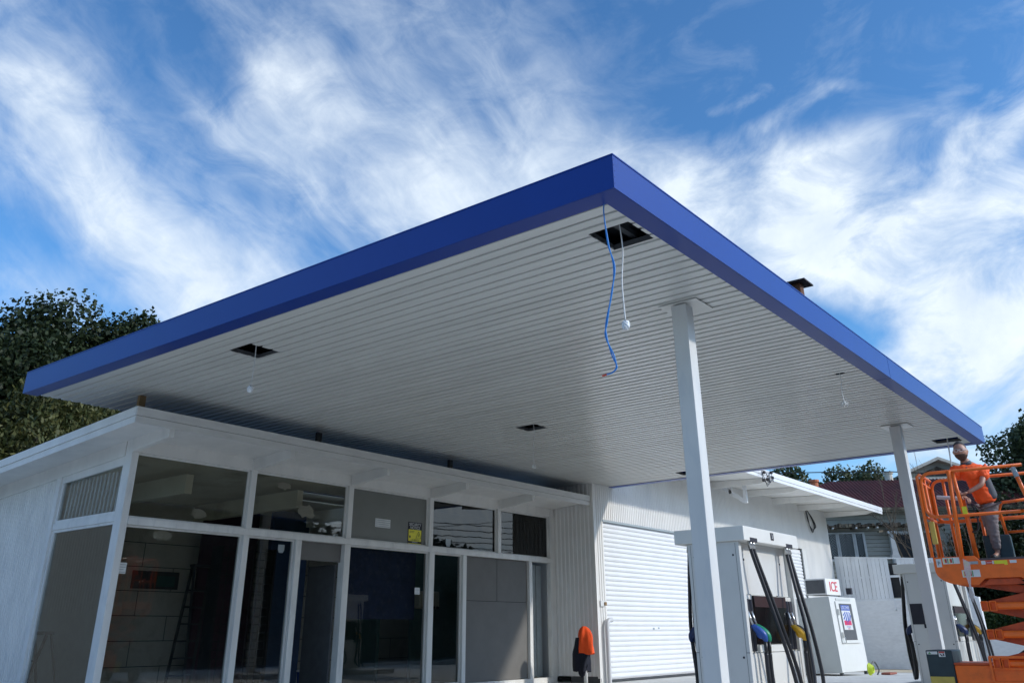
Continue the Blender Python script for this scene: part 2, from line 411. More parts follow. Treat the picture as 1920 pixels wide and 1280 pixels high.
hole = m1('ADD', m1('ADD', stroke(1550,590,1650,620,45,.75), stroke(1520,610,1600,640,30,.4)), m1('ADD', stroke(60,380,170,480,50,.35), stroke(380,230,480,360,30,.25)))
dens = m1('SUBTRACT', dens, hole)
# fibrous texture on the left, puffy on the right
def rotm(v, ang, sx, sy):
    n = N.new('ShaderNodeMapping'); n.inputs['Rotation'].default_value = (0,0,ang); L.new(v, n.inputs['Vector'])
    n2 = N.new('ShaderNodeMapping'); n2.inputs['Scale'].default_value = (sx, sy, 1); L.new(n.outputs['Vector'], n2.inputs['Vector'])
    return n2.outputs['Vector']
fib = noise(rotm(P1, math.radians(50), 1.8, 8), 1.5, 9, .6, .5).outputs['Fac']
fib2 = noise(rotm(P1, math.radians(20), 7, 9), 2.2, 9, .62, .6).outputs['Fac']
puf = noise(rotm(P0, math.radians(-20), 5, 8), 1.6, 10, .62, .5).outputs['Fac']
side = mr(U, -.05, .25, 0, 1, True)
def mixf(f, a, b):
    return m1('ADD', m1('MULTIPLY', a, m1('SUBTRACT', 1.0, f)), m1('MULTIPLY', b, f))
tex = mixf(side, m1('ADD', m1('MULTIPLY', fib, .55), m1('MULTIPLY', fib2, .45)), puf)
texn = mr(tex, .30, .70, -.50, .42)
# general thin veil everywhere and toward the horizon, on a plane of cloud above the ground
Dz = N.new('ShaderNodeSeparateXYZ'); L.new(D, Dz.inputs[0])
plane = vm('SCALE', D, s=m1('DIVIDE', 1.0, m1('MAXIMUM', m1('ADD', Dz.outputs['Z'], .12), .05)))
gen = noise(plane, 1.1, 8, .6, .4).outputs['Fac']
front = mr(vm('DOT_PRODUCT', D, tuple(fwd)), .45, .62, 0, 1, True)
base = m1('ADD', mr(gen, .35, .75, .0, .7), mr(vm('DOT_PRODUCT', D, tuple(SUN)), .3, .9, 0, .6))
sdot = vm('DOT_PRODUCT', D, tuple(SUN))
hor = m1('MULTIPLY', mr(Dz.outputs['Z'], .02, .30, .6, 0, True), mr(sdot, -.35, .35, .12, 1))
da = m1('ADD', m1('MULTIPLY', m1('ADD', dens, .02), 1.0), m1('MULTIPLY', texn, mr(dens, 0, .5, .42, 1.0)))
db = m1('MULTIPLY', base, .75)
cov = m1('ADD', mixf(front, db, da), hor)
cov = m1('POWER', mr(cov, .0, 1.05, .0, .96), 1.15)
shade = noise(P0, 9, 8, .6).outputs['Fac']
cc = N.new('ShaderNodeMix'); cc.data_type = 'RGBA'
L.new(mr(m1('ADD', shade, m1('MULTIPLY', puf, .5)), .55, .95, 0, 1), cc.inputs['Factor'])
cc.inputs['A'].default_value = (4.5, 5.3, 6.3, 1); cc.inputs['B'].default_value = (6.3, 6.9, 7.4, 1)
tint = N.new('ShaderNodeMix'); tint.data_type = 'RGBA'; tint.blend_type = 'MULTIPLY'; tint.inputs['Factor'].default_value = 1
L.new(sky.outputs[0], tint.inputs['A']); tint.inputs['B'].default_value = (.55, .95, 1.26, 1)
fm = N.new('ShaderNodeMix'); fm.data_type = 'RGBA'
L.new(cov, fm.inputs['Factor']); L.new(tint.outputs['Result'], fm.inputs['A']); L.new(cc.outputs['Result'], fm.inputs['B'])
glow = m1('ADD', 1.0, m1('MULTIPLY', m1('POWER', m1('MAXIMUM', sdot, 0.0), 7.0), 2.2))
L.new(vm('SCALE', fm.outputs['Result'], s=glow), bg.inputs['Color'])
sc.view_settings.view_transform = 'Standard'; sc.view_settings.look = 'None'
sc.view_settings.exposure = 0.50; sc.view_settings.gamma = 1

# ---------------------------------------------------------------- ground
MB().add([(-600,-600,-.62),(600,-600,-.62),(600,600,-.62),(-600,600,-.62)], [(0,1,2,3)]).build('ground', 'grass', kind='structure')
g = MB()
ys = [-14, 0, 12, 24, 28, 32, 36.25]
def gz(y): return 0 if y <= 24 else -.22*(y-24)/12.25
vs = []; fs = []
for i, y in enumerate(ys): vs += [(-22, y, gz(y)), (2.6, y, gz(y))]
for i in range(len(ys)-1): fs.append((2*i, 2*i+1, 2*i+3, 2*i+2))
k = len(vs)
for i, y in enumerate(ys): vs += [(-22, y, -.6), (2.6, y, -.6)]
for i in range(len(ys)-1): fs += [(2*i+1, k+2*i+1, k+2*i+3, 2*i+3), (2*i, 2*i+2, k+2*i+2, k+2*i)]
fs.append((0, 1, k+1, k))
g.add(vs, fs).build('forecourt_pavement', 'concrete', kind='structure')
MB().box(2.75, 9.5, -60, 80, -.6, -.10).build('road', 'asphalt', kind='structure')
MB().box(2.61, 2.74, -14, 36, -.6, .02).build('kerb', 'concrete', kind='structure', bevel=.02)
MB().add([(-12.2,31.2,gz(31.2)+.006),(-5,31.2,gz(31.2)+.006),(-5,36.2,gz(36.2)+.008),(-12.2,36.2,gz(36.2)+.008)],[(0,1,2,3)]).build('path', 'sand', kind='structure')
MB().box(-5.6, -2.9, 8.3, 12.2, -.02, .13).build('pump_island_pavement', 'concrete', kind='structure', bevel=.03)
MB().box(-5.7, -3.7, 16.5, 21.5, -.02, .13).build('pump_island_pavement', 'concrete', kind='structure', bevel=.03)

# ---------------------------------------------------------------- canopy
Zc = 4.545; CX0, CX1, CY0, CY1 = -14.2, -3.35, 5.72, 20.05
CT = 4.872; GX = -12.381; GY = 19.077; SX = -13.57
can = empty('canopy', (-8.5, 13, 0), label='large flat forecourt canopy with deep blue fascia and white ribbed underside', cat='canopy')
holes = [(6.40,6.88,-4.07,-3.62),(6.45,6.92,-9.88,-9.42),(12.66,13.10,-9.87,-9.41),(12.86,12.95,-3.95,-3.82),(19.05,19.50,-4.15,-3.66),(19.08,19.53,-9.99,-9.53)]
p = .3235; y0 = CY0+.22; y1 = CY1-.2
prof = []
k = 0; ystart = 6.142 - p
while True:
    s = ystart + k*p
    if s > y1: break
    for dy, dz_ in ((0,.028),(.012,.028),(.0125,.0),(.112,.001),(.136,.011),(.1585,.017),(.159,.027),(.1665,.027),(.167,.001),(.275,.001),(.300,.007),(p-.0005,.010)):
        prof.append((s+dy, dz_))
    k += 1
prof = [q for q in prof if y0 < q[0] < y1]
prof = [(y0, 0)] + prof + [(y1, 0)]
def zat(y):
    for (a, za), (b, zb) in zip(prof, prof[1:]):
        if a <= y <= b: return za + (zb-za)*(y-a)/max(b-a, 1e-9)
    return 0
extra = [h[i] for h in holes for i in (0, 1)] + [GY+.02]
prof = sorted(prof + [(e, zat(e)) for e in extra])
sf = MB(); slots = MB()
for (a, za), (b, zb) in zip(prof, prof[1:]):
    if b-a < 1e-6: continue
    mid = (a+b)/2
    xl = CX0+.02 if mid < GY+.02 else GX+.03
    xr = CX1-.2
    cuts = sorted([(h[2], h[3]) for h in holes if h[0] < mid < h[1]])
    segs = []; cur = xl
    for c0, c1 in cuts:
        if c0 > cur: segs.append((cur, c0)); cur = c1
    segs.append((cur, xr))
    for s0, s1 in segs:
        zz = Zc+.012
        (slots if (za > .0255 and zb > .0255) else sf).add([(s0,a,zz+za),(s1,a,zz+za),(s1,b,zz+zb),(s0,b,zz+zb)], [(0,1,2,3)])
so_ = sf.build('soffit', 'soffit', can); slots.build('painted_gap_shade', 'dark', can)  # slot floors coloured near-black as the shade inside the panel joints
# torn sheet flaps and dark trimming round the hatches
for (a, b, x0, x1) in holes:
    if b-a < .2: continue
    tr_ = MB()
    for i in range(3):
        yy = a + (b-a)*(.12+.3*i); tr_.add([(x0, yy, Zc+.010), (x0, yy+.08, Zc+.010), (x0+.045, yy+.05, Zc-.006)], [(0,1,2)])
    tr_.box(x0, x1, a-.006, a, Zc+.02, Zc+.07); tr_.box(x0, x1, b, b+.006, Zc+.02, Zc+.07)
    tr_.box(x0-.006, x0, a-.006, b+.006, Zc+.02, Zc+.07); tr_.box(x1, x1+.006, a-.006, b+.006, Zc+.02, Zc+.07)
    tr_.build('hatch_trim', 'grey_dk', can)
deck = MB().prism([(CX0+.05, CY0+.04), (CX1-.04, CY0+.04), (CX1-.04, CY1-.04), (GX+.04, CY1-.04), (GX+.04, GY+.03), (CX0+.05, GY-.03)], 'z', 4.80, 4.84)
deck.build('roof_deck', 'steel_dark', can)
js = MB()
for yy in np.arange(7.4, 20, 1.6): js.box(CX0+.1 if yy < 19 else GX+.1, CX1-.06, yy-.04, yy+.04, 4.62, 4.79)
js.box(-3.66, -3.60, 5.8, 19.9, 4.60, 4.79); js.box(-3.9, -3.84, 6.0, 7.3, 4.66, 4.72)
js.build('purlins', 'steel_dark', can)
# fascia: near side, right side (two lengths with a joint), far side
fa = MB().box(CX0-.01, CX1, CY0, CY0+.012, Zc, CT); fa.build('fascia', 'blue', can, label='deep blue fascia facing the viewer')
MB().box(CX0, CX1-.006, CY0+.013, CY0+.225, Zc-.001, Zc+.010).build('fascia_return', 'blue', can)
for a, b in ((CY0, 13.60), (13.612, CY1)):
    MB().box(CX1-.012, CX1+.002, a+.001, b, Zc+.001, CT).build('fascia', 'blue', can, label='pale glaring blue fascia on the sunny side')
    MB().box(CX1-.215, CX1-.013, a+(.226 if a < 6 else 0), b-(.2 if b > 19 else 0), Zc, Zc+.010).build('fascia_return', 'blue', can)
MB().box(GX+.03, CX1-.003, CY1, CY1+.012, Zc-.001, CT).build('fascia', 'blue', can)
MB().box(GX+.03, CX1-.02, CY1-.205, CY1-.002, Zc-.002, Zc+.009).build('fascia_return', 'blue', can)
cp_ = MB(); cp_.box(CX0, CX1+.008, CY0-.006, CY0+.06, CT, CT+.012); cp_.box(CX1-.06, CX1+.008, CY0+.061, CY1+.01, CT, CT+.012)
cp_.build('capping', 'blue', can)
for i in range(5): MB().ell((CX1+.002, CY0+.018, Zc+.05+.06*i), (.004, .004, .004), 6, 4).build('rivet', 'steel_dark', can)

def column(x, y, label):
    e = empty('canopy_column', (x, y, 0), label=label, cat='column', group='square steel columns holding up the canopy')
    MB().box(x-.095, x+.095, y-.09, y+.09, .13, Zc-.02).build('post', 'column', e, bevel=.008)
    MB().box(x-.25, x+.24, y-.11, y+.33, Zc-.004, Zc+.004).build('cap_plate', 'soffit', e)
    MB().box(x-.16, x+.16, y-.16, y+.16, .13, .15).build('base_plate', 'column', e)
    return e
column(-4.295, 8.715, 'white square canopy column in front of the nearer fuel dispenser')
column(-4.295, 17.11, 'white square canopy column between the far dispenser and the orange lift')

# short stub posts holding the canopy above the shop roof
first = None
for i, (x, y, l) in enumerate(((-12.95, 7.0, 'raw brown timber stub post above the shop roof corner'), (-12.95, 10.6, 'dark stub post on the shop roof, middle of three under the canopy'), (-12.95, 14.3, 'dark stub post on the shop roof, nearest the garage'))):
    e = empty('roof_stub_post', (x, y, 4.2), label=l, cat='post', group='stub posts between shop roof and canopy')
    MB().box(x-.03, x+.03, y-.055, y+.055, 4.2, Zc+.004).build('post', 'timber' if i == 0 else 'steel_dark', e)

# hanging cables
def sag(pts, n=10):
    out = []; P = [Vector(q) for q in pts]
    for i in range(len(P)-1):
        p0 = P[max(i-1, 0)]; p1 = P[i]; p2 = P[i+1]; p3 = P[min(i+2, len(P)-1)]
        for j in range(n):
            t = j/n
            out.append(.5*((2*p1)+(p2-p0)*t+(2*p0-5*p1+4*p2-p3)*t*t+(3*p1-p0-3*p2+p3)*t**3))
    out.append(P[-1]); return out
def light_cable(x, y, drop, label, kind, wob):
    e = empty('hanging_light_cable', (x, y, Zc), label=label, cat='hanging cable', group='cables hanging from the canopy hatches')
    pts = [(x-.03, y+.02, 4.78), (x, y, 4.6), (x+wob, y+.01, Zc-drop*.25), (x-wob, y, Zc-drop*.6), (x+wob*.4, y-.01, Zc-drop)]
    MB().tube(sag(pts), .006, 6).build('cable', 'wire_white', e, smooth=True)
    z = Zc-drop
    if kind == 'bag':
        b = MB(); b.ell((x+wob*.4, y-.01, z-.04), (.038, .038, .046), 14, 10, lambda d, q: q*(1+.16*math.sin(7*d.x+3)*math.sin(9*d.z+5*d.y)))
        b.build('wrapped_lamp_plug', 'lampbag', e); MB().tube([(x+wob*.4, y-.01, z+.01), (x+wob*.4, y-.01, z-.01)], .014, 8).build('plug_neck', 'wire_black', e)
    elif kind == 'box':
        MB().box(x+wob*.4-.025, x+wob*.4+.025, y-.035, y+.015, z-.055, z).build('junction_box', 'wire_white', e, bevel=.006)
    else:
        b = MB()
        for a in range(6):
            t = a*PI/3; b.tube([(x, y, z), (x+.05*math.cos(t), y+.05*math.sin(t), z-.03-.02*(a % 3)), (x+.045*math.cos(t), y+.045*math.sin(t), z-.08)], .008, 6)
        b.ell((x, y, z-.03), (.03,.03,.03), 8, 6)
        b.build('splayed_wires', 'wire_white', e, smooth=True)
    return e
light_cable(-3.745, 6.45, .93, 'white cable with wrapped plug hanging from the hatch nearest the front corner', 'bag', .012)
light_cable(-9.48, 6.58, .52, 'white cable with wrapped plug hanging from the leftmost hatch, above the shop', 'bag', -.008)
light_cable(-9.52, 12.78, .70, 'white cable with small box hanging from the middle hatch', 'box', .012)
light_cable(-3.885, 12.90, .40, 'short white cable with splayed wire ends right of the first column', 'wires', .006)
e = empty('hanging_conduit', (-3.87, 19.16, Zc), label='pale conduit dangling from the far hatch behind the man', cat='hanging cable')
MB().tube([(-3.87, 19.2, 4.75), (-3.88, 19.16, 4.3), (-3.9, 19.14, 3.9)], .014, 6).build('conduit', 'wire_white', e)
MB().tube([(-3.9, 19.14, 3.9), (-3.93, 19.13, 3.72)], .006, 6).build('wire_end', 'wire_black', e)
e = empty('hanging_blue_cables', (-3.60, 5.97, Zc), label='long pair of blue cables dangling from the front corner of the blue fascia', cat='cable')
for k in (0, 1):
    o = .006*k
    pts = [(-3.585, 5.93, Zc+.01), (-3.60, 5.94, 4.45), (-3.575-o, 5.95, 4.15), (-3.545+o*2, 5.96, 3.93), (-3.57-o, 5.95, 3.70), (-3.635+o*2, 5.935, 3.45), (-3.635-o*2, 5.93, 3.32), (-3.60+o*3, 5.94, 3.15), (-3.565-o, 5.95, 3.05), (-3.60, 5.94, 3.005), (-3.655, 5.925, 2.99)]
    MB().tube(sag(pts), .0058, 6).build('cable', 'wire_blue', e, smooth=True)
MB().tube([(-3.652, 5.925, 2.991), (-3.69, 5.917, 2.984)], .008, 6).build('taped_end', 'red_tip', e)

# flue on the canopy roof
e = empty('roof_flue', (-4.38, 13.1, 4.84), label='rusty square flue with flat cap standing on the canopy roof', cat='flue')
MB().tube([(-4.38, 13.1, 4.84), (-4.38, 13.1, 6.16)], .10, 8).build('pipe', 'rust', e)
MB().prism([(-4.58,12.9),(-4.18,12.9),(-4.18,13.3),(-4.58,13.3)], 'z', 6.16, 6.18).add([(-4.58,12.9,6.182),(-4.18,12.9,6.182),(-4.18,13.3,6.182),(-4.58,13.3,6.182),(-4.38,13.1,6.23)], [(0,1,4),(1,2,4),(2,3,4),(3,0,4)]).build('cap', 'rustdark', e)

# ---------------------------------------------------------------- shop
SY0 = 7.33; RX = -12.435; RY0 = 6.672; RY1 = 19.05; XB = -21.0
def rz(x): return 4.25 + .066*(x-RX)
shop = empty('shop_building', (-17, 13, 0), label='white painted shop with glazed front and flat overhanging roof under the canopy', cat='building')
# roof slab + fascia boards
LHX0, LHX1 = -14.55, -15.45; LH = ((11.6, 13.8), (15.0, 17.6))  # unseen roof openings added to let sky light brighten the interior
def slab(top, bot, xa, xb, ya, yb):
    q = MB()
    def pr(x0, x1, y0_, y1_): q.prism([(x0, top(x0)), (x1, top(x1)), (x1, bot(x1)), (x0, bot(x0))], 'y', y0_, y1_)
    pr(xa, LHX0, ya, yb); pr(LHX1, xb, ya, yb); cur = ya
    for a, b in LH: pr(LHX0, LHX1, cur, a); cur = b
    pr(LHX0, LHX1, cur, yb); return q
slab(lambda x: rz(x)-.01, lambda x: rz(x)-.13, RX-.03, XB, RY0+.03, RY1-.02).build('roof', 'roof_blue', shop)
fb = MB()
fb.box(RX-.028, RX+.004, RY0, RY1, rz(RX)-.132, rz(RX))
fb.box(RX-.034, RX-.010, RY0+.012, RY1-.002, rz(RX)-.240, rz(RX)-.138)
fb.build('fascia_board', 'white_shaded', shop, label='double fascia board along the shop front, its shade painted in as grey')
def slope_board(x0, x1, ya, yb, dt, db, xs=0):
    return [(x0, rz(x0)-dt), (x1, rz(x1)-dt), (x1, rz(x1)-db), (x0, rz(x0)-db)]
MB().prism(slope_board(RX-.030, XB, 0, 0, 0, .132), 'y', RY0-.004, RY0+.028).prism(slope_board(RX-.036, XB, 0, 0, .138, .240), 'y', RY0+.010, RY0+.032).build('fascia_board', 'white', shop, label='bright double fascia board on the sky-lit side of the shop')
# eave lining
slab(lambda x: rz(x)-.150, lambda x: rz(x)-.160, RX-.036, XB, RY0+.033, RY1-.004).build('eave_lining', 'white', shop)
# rafters
posts = [7.33, 9.66, 12.01, 14.366, 16.74]
for i, y in enumerate(posts):
    yy = y+.0 if i else 7.30
    MB().prism([(-12.56, rz(-12.56)-.161), (-12.56, rz(-12.56)-.335), (SX+.001, rz(SX)-.365), (SX+.001, rz(SX)-.161)], 'y', yy+.03, yy+.12).build('rafter', 'white', shop)
MB().prism([(-13.78, rz(-13.78)-.161), (XB, rz(XB)-.161), (XB, rz(XB)-.40), (-13.78, rz(-13.78)-.40)], 'y', SY0-.012, SY0+.03).build('side_rafter', 'white', shop)
# facade posts (full height)
def vpost(x0, x1, y0_, y1_, z0, z1, n='post'):
    return MB().box(x0, x1, y0_, y1_, z0, z1).build(n, 'white_rough', shop, bevel=.006)
TZ0, TZ1 = 2.69, 2.80; HZ = 3.81
vpost(-13.77, SX, SY0, 7.449, .12, rz(SX)-.162)
for y in (9.66, 12.01, 14.366, 16.74): vpost(-13.70, SX, y, y+.12, TZ1+.001, rz(SX)-.162)
vpost(-13.70, SX, 18.84, 18.95, .12, rz(SX)-.162)
low = [(9.64, 9.76), (10.80, 10.93), (11.99, 12.14), (14.40, 14.56), (15.50, 15.62), (17.95, 18.07)]
for a, b in low: vpost(-13.74, SX, a, b, .12, TZ0-.001)
MB().box(-13.72, SX+.012, 7.451, 18.838, TZ0, TZ1).build('transom', 'white_rough', shop, bevel=.006)
MB().box(-13.71, SX-.012, 7.45, 19.05, HZ, rz(SX)-.162).build('head_board', 'white', shop)
MB().box(-13.74, SX+.01, 7.451, 19.0, .0, .12).build('sill', 'white_rough', shop)
MB().box(-13.66, SX-.006, 18.952, 19.07, .12, HZ-.001).build('end_board', 'white', shop)
# upper windows
def pane(y0_, y1_, z0, z1, m, x=-13.66, lab=None, fr=True, fm_='white_rough'):
    w = MB(); t = .028
    w.box(x-.015, x+.035, y0_, y0_+t, z0, z1); w.box(x-.015, x+.035, y1_-t, y1_, z0, z1)
    w.box(x-.015, x+.035, y0_+t, y1_-t, z0, z0+t); w.box(x-.015, x+.035, y0_+t, y1_-t, z1-t, z1)
    f = w.build('window', fm_, shop, bevel=.003, label=lab)
    q = MB().box(x-.004, x+.002, y0_+t, y1_-t, z0+t, z1-t).build('pane', m, f)
    return f
ups = [(7.45, 9.655, 'glass'), (9.785, 12.005, 'glass'), (12.135, 14.36, 'board'), (14.49, 16.735, 'glass_dark'), (16.865, 18.835, 'glass_dark')]
for a, b, m in ups:
    if m == 'board':
        f = pane(a, b, TZ1+.002, HZ-.002, 'board_olive', lab='upper window backed with a grey-green panel')
    else: pane(a, b, TZ1+.002, HZ-.002, m)
pane(7.45, 9.635, .121, TZ0-.002, 'glass')
pane(9.765, 10.795, .121, TZ0-.002, 'glass')
pane(12.145, 14.395, .121, TZ0-.002, 'glass')
pane(14.565, 15.495, .121, TZ0-.002, 'glass')
# open doorway head panel with its frame
MB().box(-13.69, -13.67, 10.94, 11.98, 2.36, TZ0-.002).build('door_head_panel', 'board_grey', shop)
MB().box(-14.55, -13.75, 11.93, 11.97, .13, 2.32).build('open_door', 'grey_dk', shop, label='dark door standing open inward')
# grey boards over the wide opening
bd = MB(); bd.box(-13.66, -13.645, 15.63, 16.775, 1.76, TZ0-.012); bd.box(-13.66, -13.645, 16.79, 17.94, 1.76, TZ0-.012)
bd.build('cover_board', 'board_grey', shop)
MB().box(-13.66, -13.645, 15.63, 17.94, .13, 1.75).build('cover_board', 'board_grey', shop)
MB().box(-13.664, -13.662, 15.625, 17.945, .13, TZ0-.004).build('seam_shade_sheet', 'dark', shop)  # near-black sheet puts shade into the seams between the boards
MB().box(-13.90, -13.88, 18.08, 18.60, .13, TZ0-.05).box(-13.89, -13.87, 18.615, 18.83, .13, TZ0-.05).build('recessed_door', 'bluetape', shop, bevel=.004)
# side: glazed bay then ribbed wall
def side_frame():
    q = MB(); Y = SY0
    q.box(-15.92, -15.78, Y-.02, Y+.10, .12, rz(-15.85)-.401); q.build('post', 'white_rough', shop, bevel=.006)
    MB().box(-15.779, -13.771, Y+.0, Y+.09, 2.74, 2.85).build('side_transom', 'white_rough', shop, bevel=.006)
    # gable infill above the high window
    MB().prism([(-15.779, 3.52), (-13.771, 3.62), (-13.771, rz(-13.78)-.401), (-15.779, rz(-15.78)-.401)], 'y', Y+.012, Y+.06).build('gable_infill', 'white', shop)
    w = MB(); w.prism([(-15.778, 2.851), (-15.72, 2.851), (-15.72, 3.52), (-15.778, 3.519)], 'y', Y+.02, Y+.07)
    w.prism([(-13.83, 2.851), (-13.772, 2.851), (-13.772, 3.619), (-13.83, 3.615)], 'y', Y+.02, Y+.07)
    w.prism([(-15.719, 2.851), (-13.831, 2.851), (-13.831, 2.90), (-15.719, 2.90)], 'y', Y+.02, Y+.07)
    f = w.build('window', 'white_rough', shop)
    MB().prism([(-15.719, 2.90), (-13.831, 2.90), (-13.831, 3.612), (-15.719, 3.52)], 'y', Y+.045, Y+.05).build('pane', 'glass_side', f)
    bars = MB()
    for i in range(15):
        x = -15.66+i*.125; bars.beam((x, Y+.12, 2.9), (x+.03, Y+.12, 3.56), .022, .05)
    bars.build('louvre_bars', 'int_light', f)
    w = MB(); w.box(-15.778, -15.73, Y+.02, Y+.07, .121, 2.739); w.box(-13.82, -13.772, Y+.02, Y+.07, .121, 2.739); w.box(-15.729, -13.821, Y+.02, Y+.07, 2.70, 2.739)
    f = w.build('window', 'white_rough', shop)
    MB().box(-15.729, -13.821, Y+.045, Y+.05, .121, 2.70).build('pane', 'glass_side', f)
side_frame()
MB().box(-15.779, -13.78, SY0, SY0+.1, 0, .12).build('sill', 'white_rough', shop)
sw = corrugated(MB(), 'x', XB, -15.925, 0, lambda x: rz(x)-.161, SY0+.03, .085, .018, -1)
sw.box(XB, -15.925, SY0+.035, SY0+.10, 0, 3.6).build('ribbed_wall', 'white_rough', shop)
w = MB(); w.box(-19.4, -18.25, SY0-.03, SY0-.0, 2.94, 3.02); w.box(-18.31, -18.25, SY0-.03, SY0, 2.0, 2.94); f = w.build('window', 'white_rough', shop)
MB().box(-19.4, -18.31, SY0-.012, SY0-.008, 2.0, 2.94).build('pane', 'glass_side', f)
# interior shell
MB().box(XB, -13.75, SY0+.15, 19.0, 0, .10).build('interior_floor', 'int_floor', shop)
slab(lambda x: 3.82+.048*(x+13.75), lambda x: 3.80+.048*(x+13.75), -13.75, XB, SY0+.12, 19.0).build('interior_ceiling', 'int_ceiling', shop)
wl = MB(); wl.box(-17.3, -17.2, 9.05, 19.0, .1, 3.6)
wl.build('interior_wall', 'int_wall', shop, label='rendered block wall seen through the front glass')
jt = MB()
for z in (.55, 1.0, 1.45, 1.9, 2.35, 2.8): jt.box(-17.199, -17.194, 9.1, 18.9, z, z+.012)
for i, z in enumerate((.1, .55, 1.0, 1.45, 1.9, 2.35)):
    for y in np.arange(9.2+(i % 2)*.7, 18.9, 1.4): jt.box(-17.199, -17.195, y, y+.01, z+.012, z+.45)
jt.build('wall_joints', 'steel_dark', shop)
MB().box(-17.192, -17.18, 9.72, 10.75, 1.95, 2.28).build('dark_window_slab', 'grey_dk', shop)  # grey slab painted as the dark opening of a small window
MB().box(-17.178, -17.17, 10.25, 10.66, 2.0, 2.2).build('painted_window_glow', 'int_green', shop)  # green colour stands for daylight coming through that small window
MB().box(XB, -16.6, 9.0, 9.045, .1, 1.52).build('interior_partition', 'int_light', shop)
corrugated(MB(), 'x', XB, -16.6, 1.50, 3.55, 8.99, .11, .008, -1).box(XB, -16.6, 9.046, 9.05, 1.53, 3.5).build('interior_partition', 'int_light', shop)
MB().box(-16.9, -16.8, 10.95, 12.3, .1, 3.6).build('interior_wall', 'int_red', shop)
MB().box(-16.4, -16.3, 12.3, 13.3, .1, 3.6).build('interior_wall', 'int_blue', shop)
MB().box(-13.95, -13.93, 12.2, 14.35, 1.36, 2.68).build('blind', 'navy_cloth', shop, label='dark navy blind drawn over the upper half of the pane')
MB().box(-15.3, -15.2, 15.6, 19.0, .1, 3.7).box(-16.4, -15.3, 14.6, 14.7, .1, 3.7).build('interior_wall', 'int_green', shop)
cb_ = MB()
for y in (8.5, 10.9, 13.2): cb_.box(-17.2, -13.8, y, y+.14, 3.30, 3.62)
cb_.build('ceiling_beam', 'int_ceiling', shop)
# peeled paint scars on the high panes
def blob(y, z, w, h, n=16, seed=1):
    r = random.Random(seed); return [(y+w*math.cos(2*PI*i/n)*(.55+.45*r.random()), z+h*math.sin(2*PI*i/n)*(.5+.5*r.random())) for i in range(n)]
pc = MB(); pc.prism(blob(11.05, 3.22, .25, .16, seed=3), 'x', -13.672, -13.668); pc.prism(blob(10.45, 3.63, .2, .09, seed=5), 'x', -13.672, -13.668)
pc.prism(blob(8.75, 2.98, .22, .10, seed=8), 'x', -13.672, -13.668); pc.prism(blob(8.15, 2.58, .24, .10, seed=9), 'x', -13.672, -13.668)
pc.build('peeling_film', 'int_wall', shop)
# grid shelf behind the narrow pane
gs = empty('wire_display_rack', (-14.6, 10.6, .1), label='dark wire grid rack behind the narrow glass pane', cat='rack')
q = MB()
for z in np.arange(.15, 2.6, .14): q.beam((-14.6, 9.95, z), (-14.6, 11.15, z), .012, .012)
for y in np.arange(9.95, 11.16, .14): q.beam((-14.6, y, .1), (-14.6, y, 2.6), .012, .012)
q.build('grid', 'rubber', gs); MB().box(-14.9, -14.6, 9.93, 9.97, .1, 2.6).build('side_frame', 'rubber', gs); MB().box(-14.9, -14.6, 11.13, 11.17, .1, 2.6).build('side_frame', 'rubber', gs)
# step ladder in the side bay, another in the front bay
def ladder(x, y, h, w, label, ax='x', m='steel_dark'):
    e = empty('step_ladder', (x, y, .1), label=label, cat='ladder', group='step ladders inside the shop')
    def P(a, b, z): return (x+a, y+b, .1+z) if ax == 'x' else (x+b, y+a, .1+z)
    for s in (-1, 1):
        MB().beam(P(s*(w/2+.07), -.30, 0), P(s*w/2, 0, h), .05, .03).build('rail', m, e)
        MB().beam(P(s*(w/2+.07), .35, 0), P(s*w/2, .06, h), .04, .03).build('rail', m, e)
    for k in range(1, int(h/.3)):
        z = k*.3; t = z/h; MB().beam(P(-(w/2+.07*(1-t)), -.30*(1-t), z), P(w/2+.07*(1-t), -.30*(1-t), z), .09, .03).build('tread', m, e)
    MB().beam(P(-w/2-.03, .03, h), P(w/2+.03, .03, h), .16, .05).build('top_cap', m, e)
ladder(-17.85, 8.45, 1.06, .62, 'dark step ladder behind the side window of the shop')
ladder(-16.2, 10.6, 2.25, .40, 'tall step ladder standing dimly behind the first front pane', 'y')
e = empty('bucket', (-15.6, 12.95, .1), label='blue tub with white label just inside the open doorway', cat='tub')
MB().tube([(-15.6,12.95,.1),(-15.6,12.95,.40)], [.15,.17], 16).build('tub_body', 'nz_blue', e, smooth=False)
MB().tube([(-15.6,12.95,.40),(-15.6,12.95,.43)], .185, 16).build('lid', 'white', e)
e = empty('electric_heater', (-15.15, 16.05, 1.85), label='beige wall unit with dark knobs behind the greenish narrow pane', cat='wall unit')
MB().box(-15.19, -14.98, 15.62, 16.3, 1.62, 2.0).build('case', 'int_ceiling', e, bevel=.05, seg=3)
q = MB()
for k in range(5): q.tube([(-15.02, 15.72+.12*k, 1.66), (-14.95, 15.72+.12*k, 1.64)], .03, 8)
q.build('knobs', 'ink', e)

